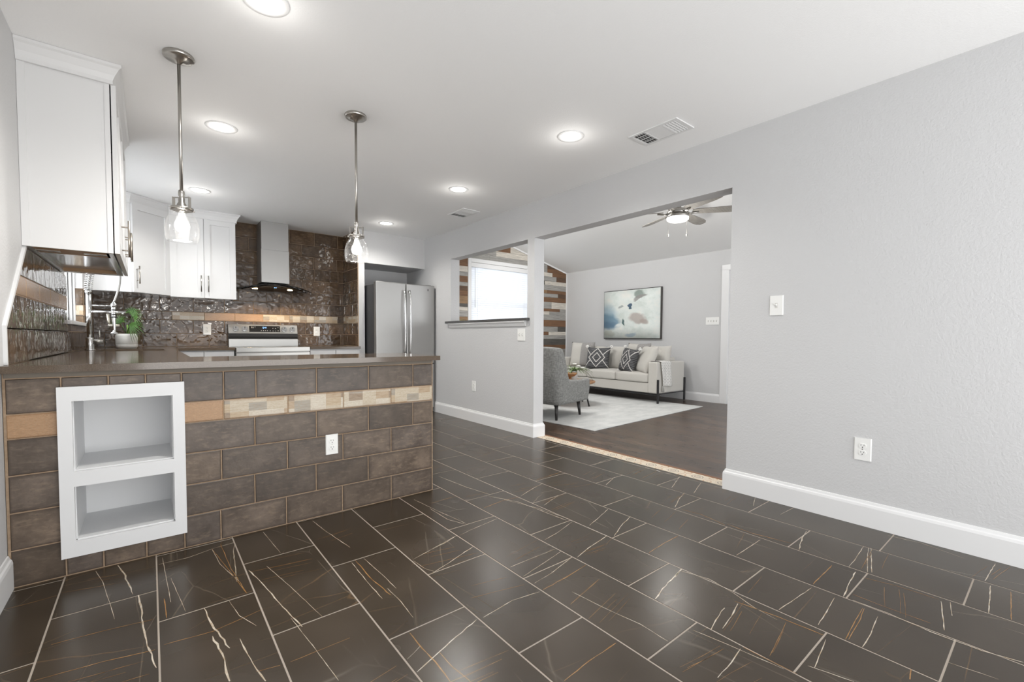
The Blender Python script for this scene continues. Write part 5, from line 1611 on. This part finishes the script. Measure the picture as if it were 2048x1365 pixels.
# ================================================================ coffee table and what stands on it
tb = thing('coffee_table', 'round wooden coffee table with dark splayed legs behind the armchair', 'table', (5.08, 4.86, 0))
tx, ty = 5.08, 4.86
MB().lathe([(0, .345), (.375, .345), (.395, .355), (.40, .368), (.395, .38), (0, .382)], (tx, ty, 0), 56).build('tabletop', m_tabwood, tb)
for i in range(4):
    a = radians(-82 + 90 * i)
    MB().cyl((tx + .37 * cos(a), ty + .37 * sin(a), .0105), (tx + .27 * cos(a), ty + .27 * sin(a), .345), .011, .018, n=12).build('leg', m_legdark, tb)
bw_ = thing('wooden_bowl', 'small brown wooden pedestal bowl on the coffee table', 'bowl', (4.93, 4.70, .382))
MB().lathe([(0, 0), (.05, 0), (.045, .01), (.022, .03), (.022, .07), (.07, .085), (.10, .115), (.105, .135), (.098, .132), (.06, .10), (0, .095)], (4.93, 4.70, .3825), 36).build('bowl', m_tabwood, bw_)
fp = thing('flower_arrangement', 'trailing green leaves with white flowers on the coffee table', 'plant', (5.08, 4.78, .382))
vx, vy = 5.10, 4.80
MB().lathe([(0, 0), (.05, 0), (.07, .03), (.072, .09), (.05, .13), (.045, .15), (.04, .148), (.045, .125), (0, .12)], (vx, vy, .3825), 32).build('vase', simple('white_glazed_vase', (.6, .6, .58), .3), fp)
random.seed(5)
b = MB()
def blade(b, p0, p1, p2, w):
    prev = None
    for k in range(9):
        t_ = k / 8; p = Vector(p0) * (1 - t_) ** 2 + Vector(p1) * 2 * t_ * (1 - t_) + Vector(p2) * t_ * t_
        d = (Vector(p1) - Vector(p0)) * (1 - t_) + (Vector(p2) - Vector(p1)) * t_
        s_ = d.cross(Vector((0, 0, 1))); s_ = s_.normalized() if s_.length > 1e-4 else Vector((1, 0, 0))
        ww = w * sin(pi * min(1, .12 + t_ * .9)) + .0008
        cur = [b.bm.verts.new(p - s_ * ww), b.bm.verts.new(p - Vector((0, 0, .004))), b.bm.verts.new(p + s_ * ww)]
        if prev:
            b.bm.faces.new((prev[0], prev[1], cur[1], cur[0])); b.bm.faces.new((prev[1], prev[2], cur[2], cur[1]))
        prev = cur
r_ = Vector((.72, -.69, 0)); c0 = Vector((vx, vy, .52))
for i in range(30):
    a = random.uniform(0, 2 * pi); L_ = random.uniform(.16, .30)
    d = Vector((cos(a), sin(a), 0))
    blade(b, c0, c0 + d * L_ * .5 + Vector((0, 0, random.uniform(.06, .14))), c0 + d * L_ + Vector((0, 0, random.uniform(-.06, .06))), random.uniform(.007, .014))
for L_, dz in ((.34, -.20), (.33, -.10), (.30, -.02), (.36, -.26)):
    blade(b, c0, c0 + r_ * L_ * .6 + Vector((0, 0, .13)), c0 + r_ * L_ + Vector((0, 0, dz)), .016)
b.build('leaves', m_leaf2, fp, recalc=False)
for (x, y, z) in ((.05, -.06, .09), (.0, -.03, .12), (.10, -.10, .06)):
    q = MB()
    for i in range(6):
        a = i * pi / 3; q.ball((vx + x + .02 * cos(a), vy + y + .02 * sin(a), .52 + z), .016, 8, sc=(1, 1, .6))
    q.ball((vx + x, vy + y, .525 + z), .010, 8)
    q.build('flower', m_pom, fp)

# tall plant by the plank wall, glimpsed past the pass-through jamb
tp = thing('floor_plant', 'bright green plant tip showing at the left end of the pass-through ledge', 'plant', (3.86, 6.33, 0))
MB().lathe([(0, 0), (.14, 0), (.17, .02), (.19, .38), (.18, .40), (.165, .38), (.165, .34), (0, .34)], (3.86, 6.33, .0005), 32).build('pot', m_pot, tp)
b = MB()
for i in range(5):
    a = i * 1.26; b.tube([(3.86 + .03 * cos(a), 6.33 + .03 * sin(a), .34), (3.86 + .06 * cos(a), 6.33 + .06 * sin(a), .9), (3.86 + .08 * cos(a), 6.33 + .08 * sin(a), 1.22)], .008, 8)
b.build('stem', simple('green_stem', (.12, .2, .05), .5), tp)
b = MB()
for i in range(70):
    a = random.uniform(0, 2 * pi); z = random.uniform(.75, 1.28); d = Vector((cos(a), sin(a), 0)); L_ = random.uniform(.10, .19)
    c = Vector((3.86, 6.33, z)) + d * .05
    blade(b, c, c + d * L_ * .5 + Vector((0, 0, .10)), c + d * L_ + Vector((0, 0, .06)), .022)
b.build('leaves', leaf('bright_leaf_green', (.10, .32, .04), (.20, .50, .09)), tp, recalc=False)

# ================================================================ ceiling fan
fn = thing('ceiling_fan', 'six-blade grey ceiling fan with a lit round lamp in the living room', 'ceiling fan', (5.1, 3.07, 2.5))
fcx, fcy, fz = 5.1, 3.07, 2.505
MB().lathe([(0, 0), (.07, 0), (.07, -.03), (.035, -.075), (0, -.075)], (fcx, fcy, cz(fcx) + .012), 32).build('ceiling_mount', m_nickel, fn)
MB().cyl((fcx, fcy, cz(fcx) - .05), (fcx, fcy, fz + .16), .013, n=16).build('downrod', m_nickel, fn)
MB().lathe([(0, .17), (.035, .17), (.05, .145), (.115, .125), (.125, .10), (.125, .075), (.10, .060), (.0, .060)], (fcx, fcy, fz), 40).build('motor_housing', m_nickel, fn)
MB().lathe([(0, .062), (.128, .062), (.134, .050), (.134, .030), (0, .030)], (fcx, fcy, fz), 40).build('light_ring', m_nickel, fn)
MB().lathe([(0, .031), (.131, .031), (.128, .004), (.105, -.012), (.05, -.020), (0, -.022)], (fcx, fcy, fz), 40).build('light_lens', m_fanlens, fn)
d = bpy.data.lights.new('fan_spot', 'SPOT'); d.energy = 15; d.spot_size = radians(172); d.spot_blend = 1.0; d.shadow_soft_size = .06; d.color = (1, .98, .95)
lo = bpy.data.objects.new('fan_spot', d); COL.objects.link(lo); lo.parent = fn; lo.location = Vector((fcx, fcy, fz - .10)) - Vector(fn.location)
d = bpy.data.lights.new('fan_lamp', 'POINT'); d.energy = 12; d.shadow_soft_size = .18; d.color = (1, .97, .92)
lo = bpy.data.objects.new('fan_lamp', d); COL.objects.link(lo); lo.parent = fn; lo.location = Vector((fcx, fcy, fz - .32)) - Vector(fn.location)
for k in range(6):
    a = radians(45 + 60 * k)                       # 0 = across the view, 90 = away
    d2 = Vector((cos(a) * .778 + sin(a) * .628, -cos(a) * .628 + sin(a) * .778, 0)).normalized()
    s_ = Vector((-d2.y, d2.x, 0)); c = Vector((fcx, fcy, fz + .095))
    b = MB(); prof = [(.17, .045), (.22, .055), (.60, .072), (.70, .066), (.765, .035), (.765, -.035), (.70, -.066), (.60, -.072), (.22, -.055), (.17, -.045)]
    vs = []
    for dz in (.0, .008):
        for (r, wv_) in prof:
            vs.append(b.bm.verts.new(c + d2 * r + s_ * wv_ + Vector((0, 0, dz - wv_ * .22))))
    n_ = len(prof)
    b.bm.faces.new(vs[:n_][::-1]); b.bm.faces.new(vs[n_:])
    for i in range(n_):
        j = (i + 1) % n_; b.bm.faces.new((vs[i], vs[j], vs[n_ + j], vs[n_ + i]))
    bo = b.build('blade', m_blade, fn)
    MB().tube([c + d2 * .10 + Vector((0, 0, -.005)), c + d2 * .15 + Vector((0, 0, -.022)), c + d2 * .24 + Vector((0, 0, -.008))], [.014, .010, .012], 8).build('blade_arm', m_nickel, bo)
for (a, L_) in ((.115, .165), (-.115, .17)):
    d2 = Vector((.778, -.628, 0)) * a
    p = Vector((fcx, fcy, fz + .03)) + d2
    MB().cyl(p, p - Vector((0, 0, L_ + .03)), .0013, n=6).lathe([(0, 0), (.004, -.003), (.009, -.012), (.008, -.03), (0, -.034)], p - Vector((0, 0, L_ + .03)), 12).build('pull_chain', m_nickel, fn)
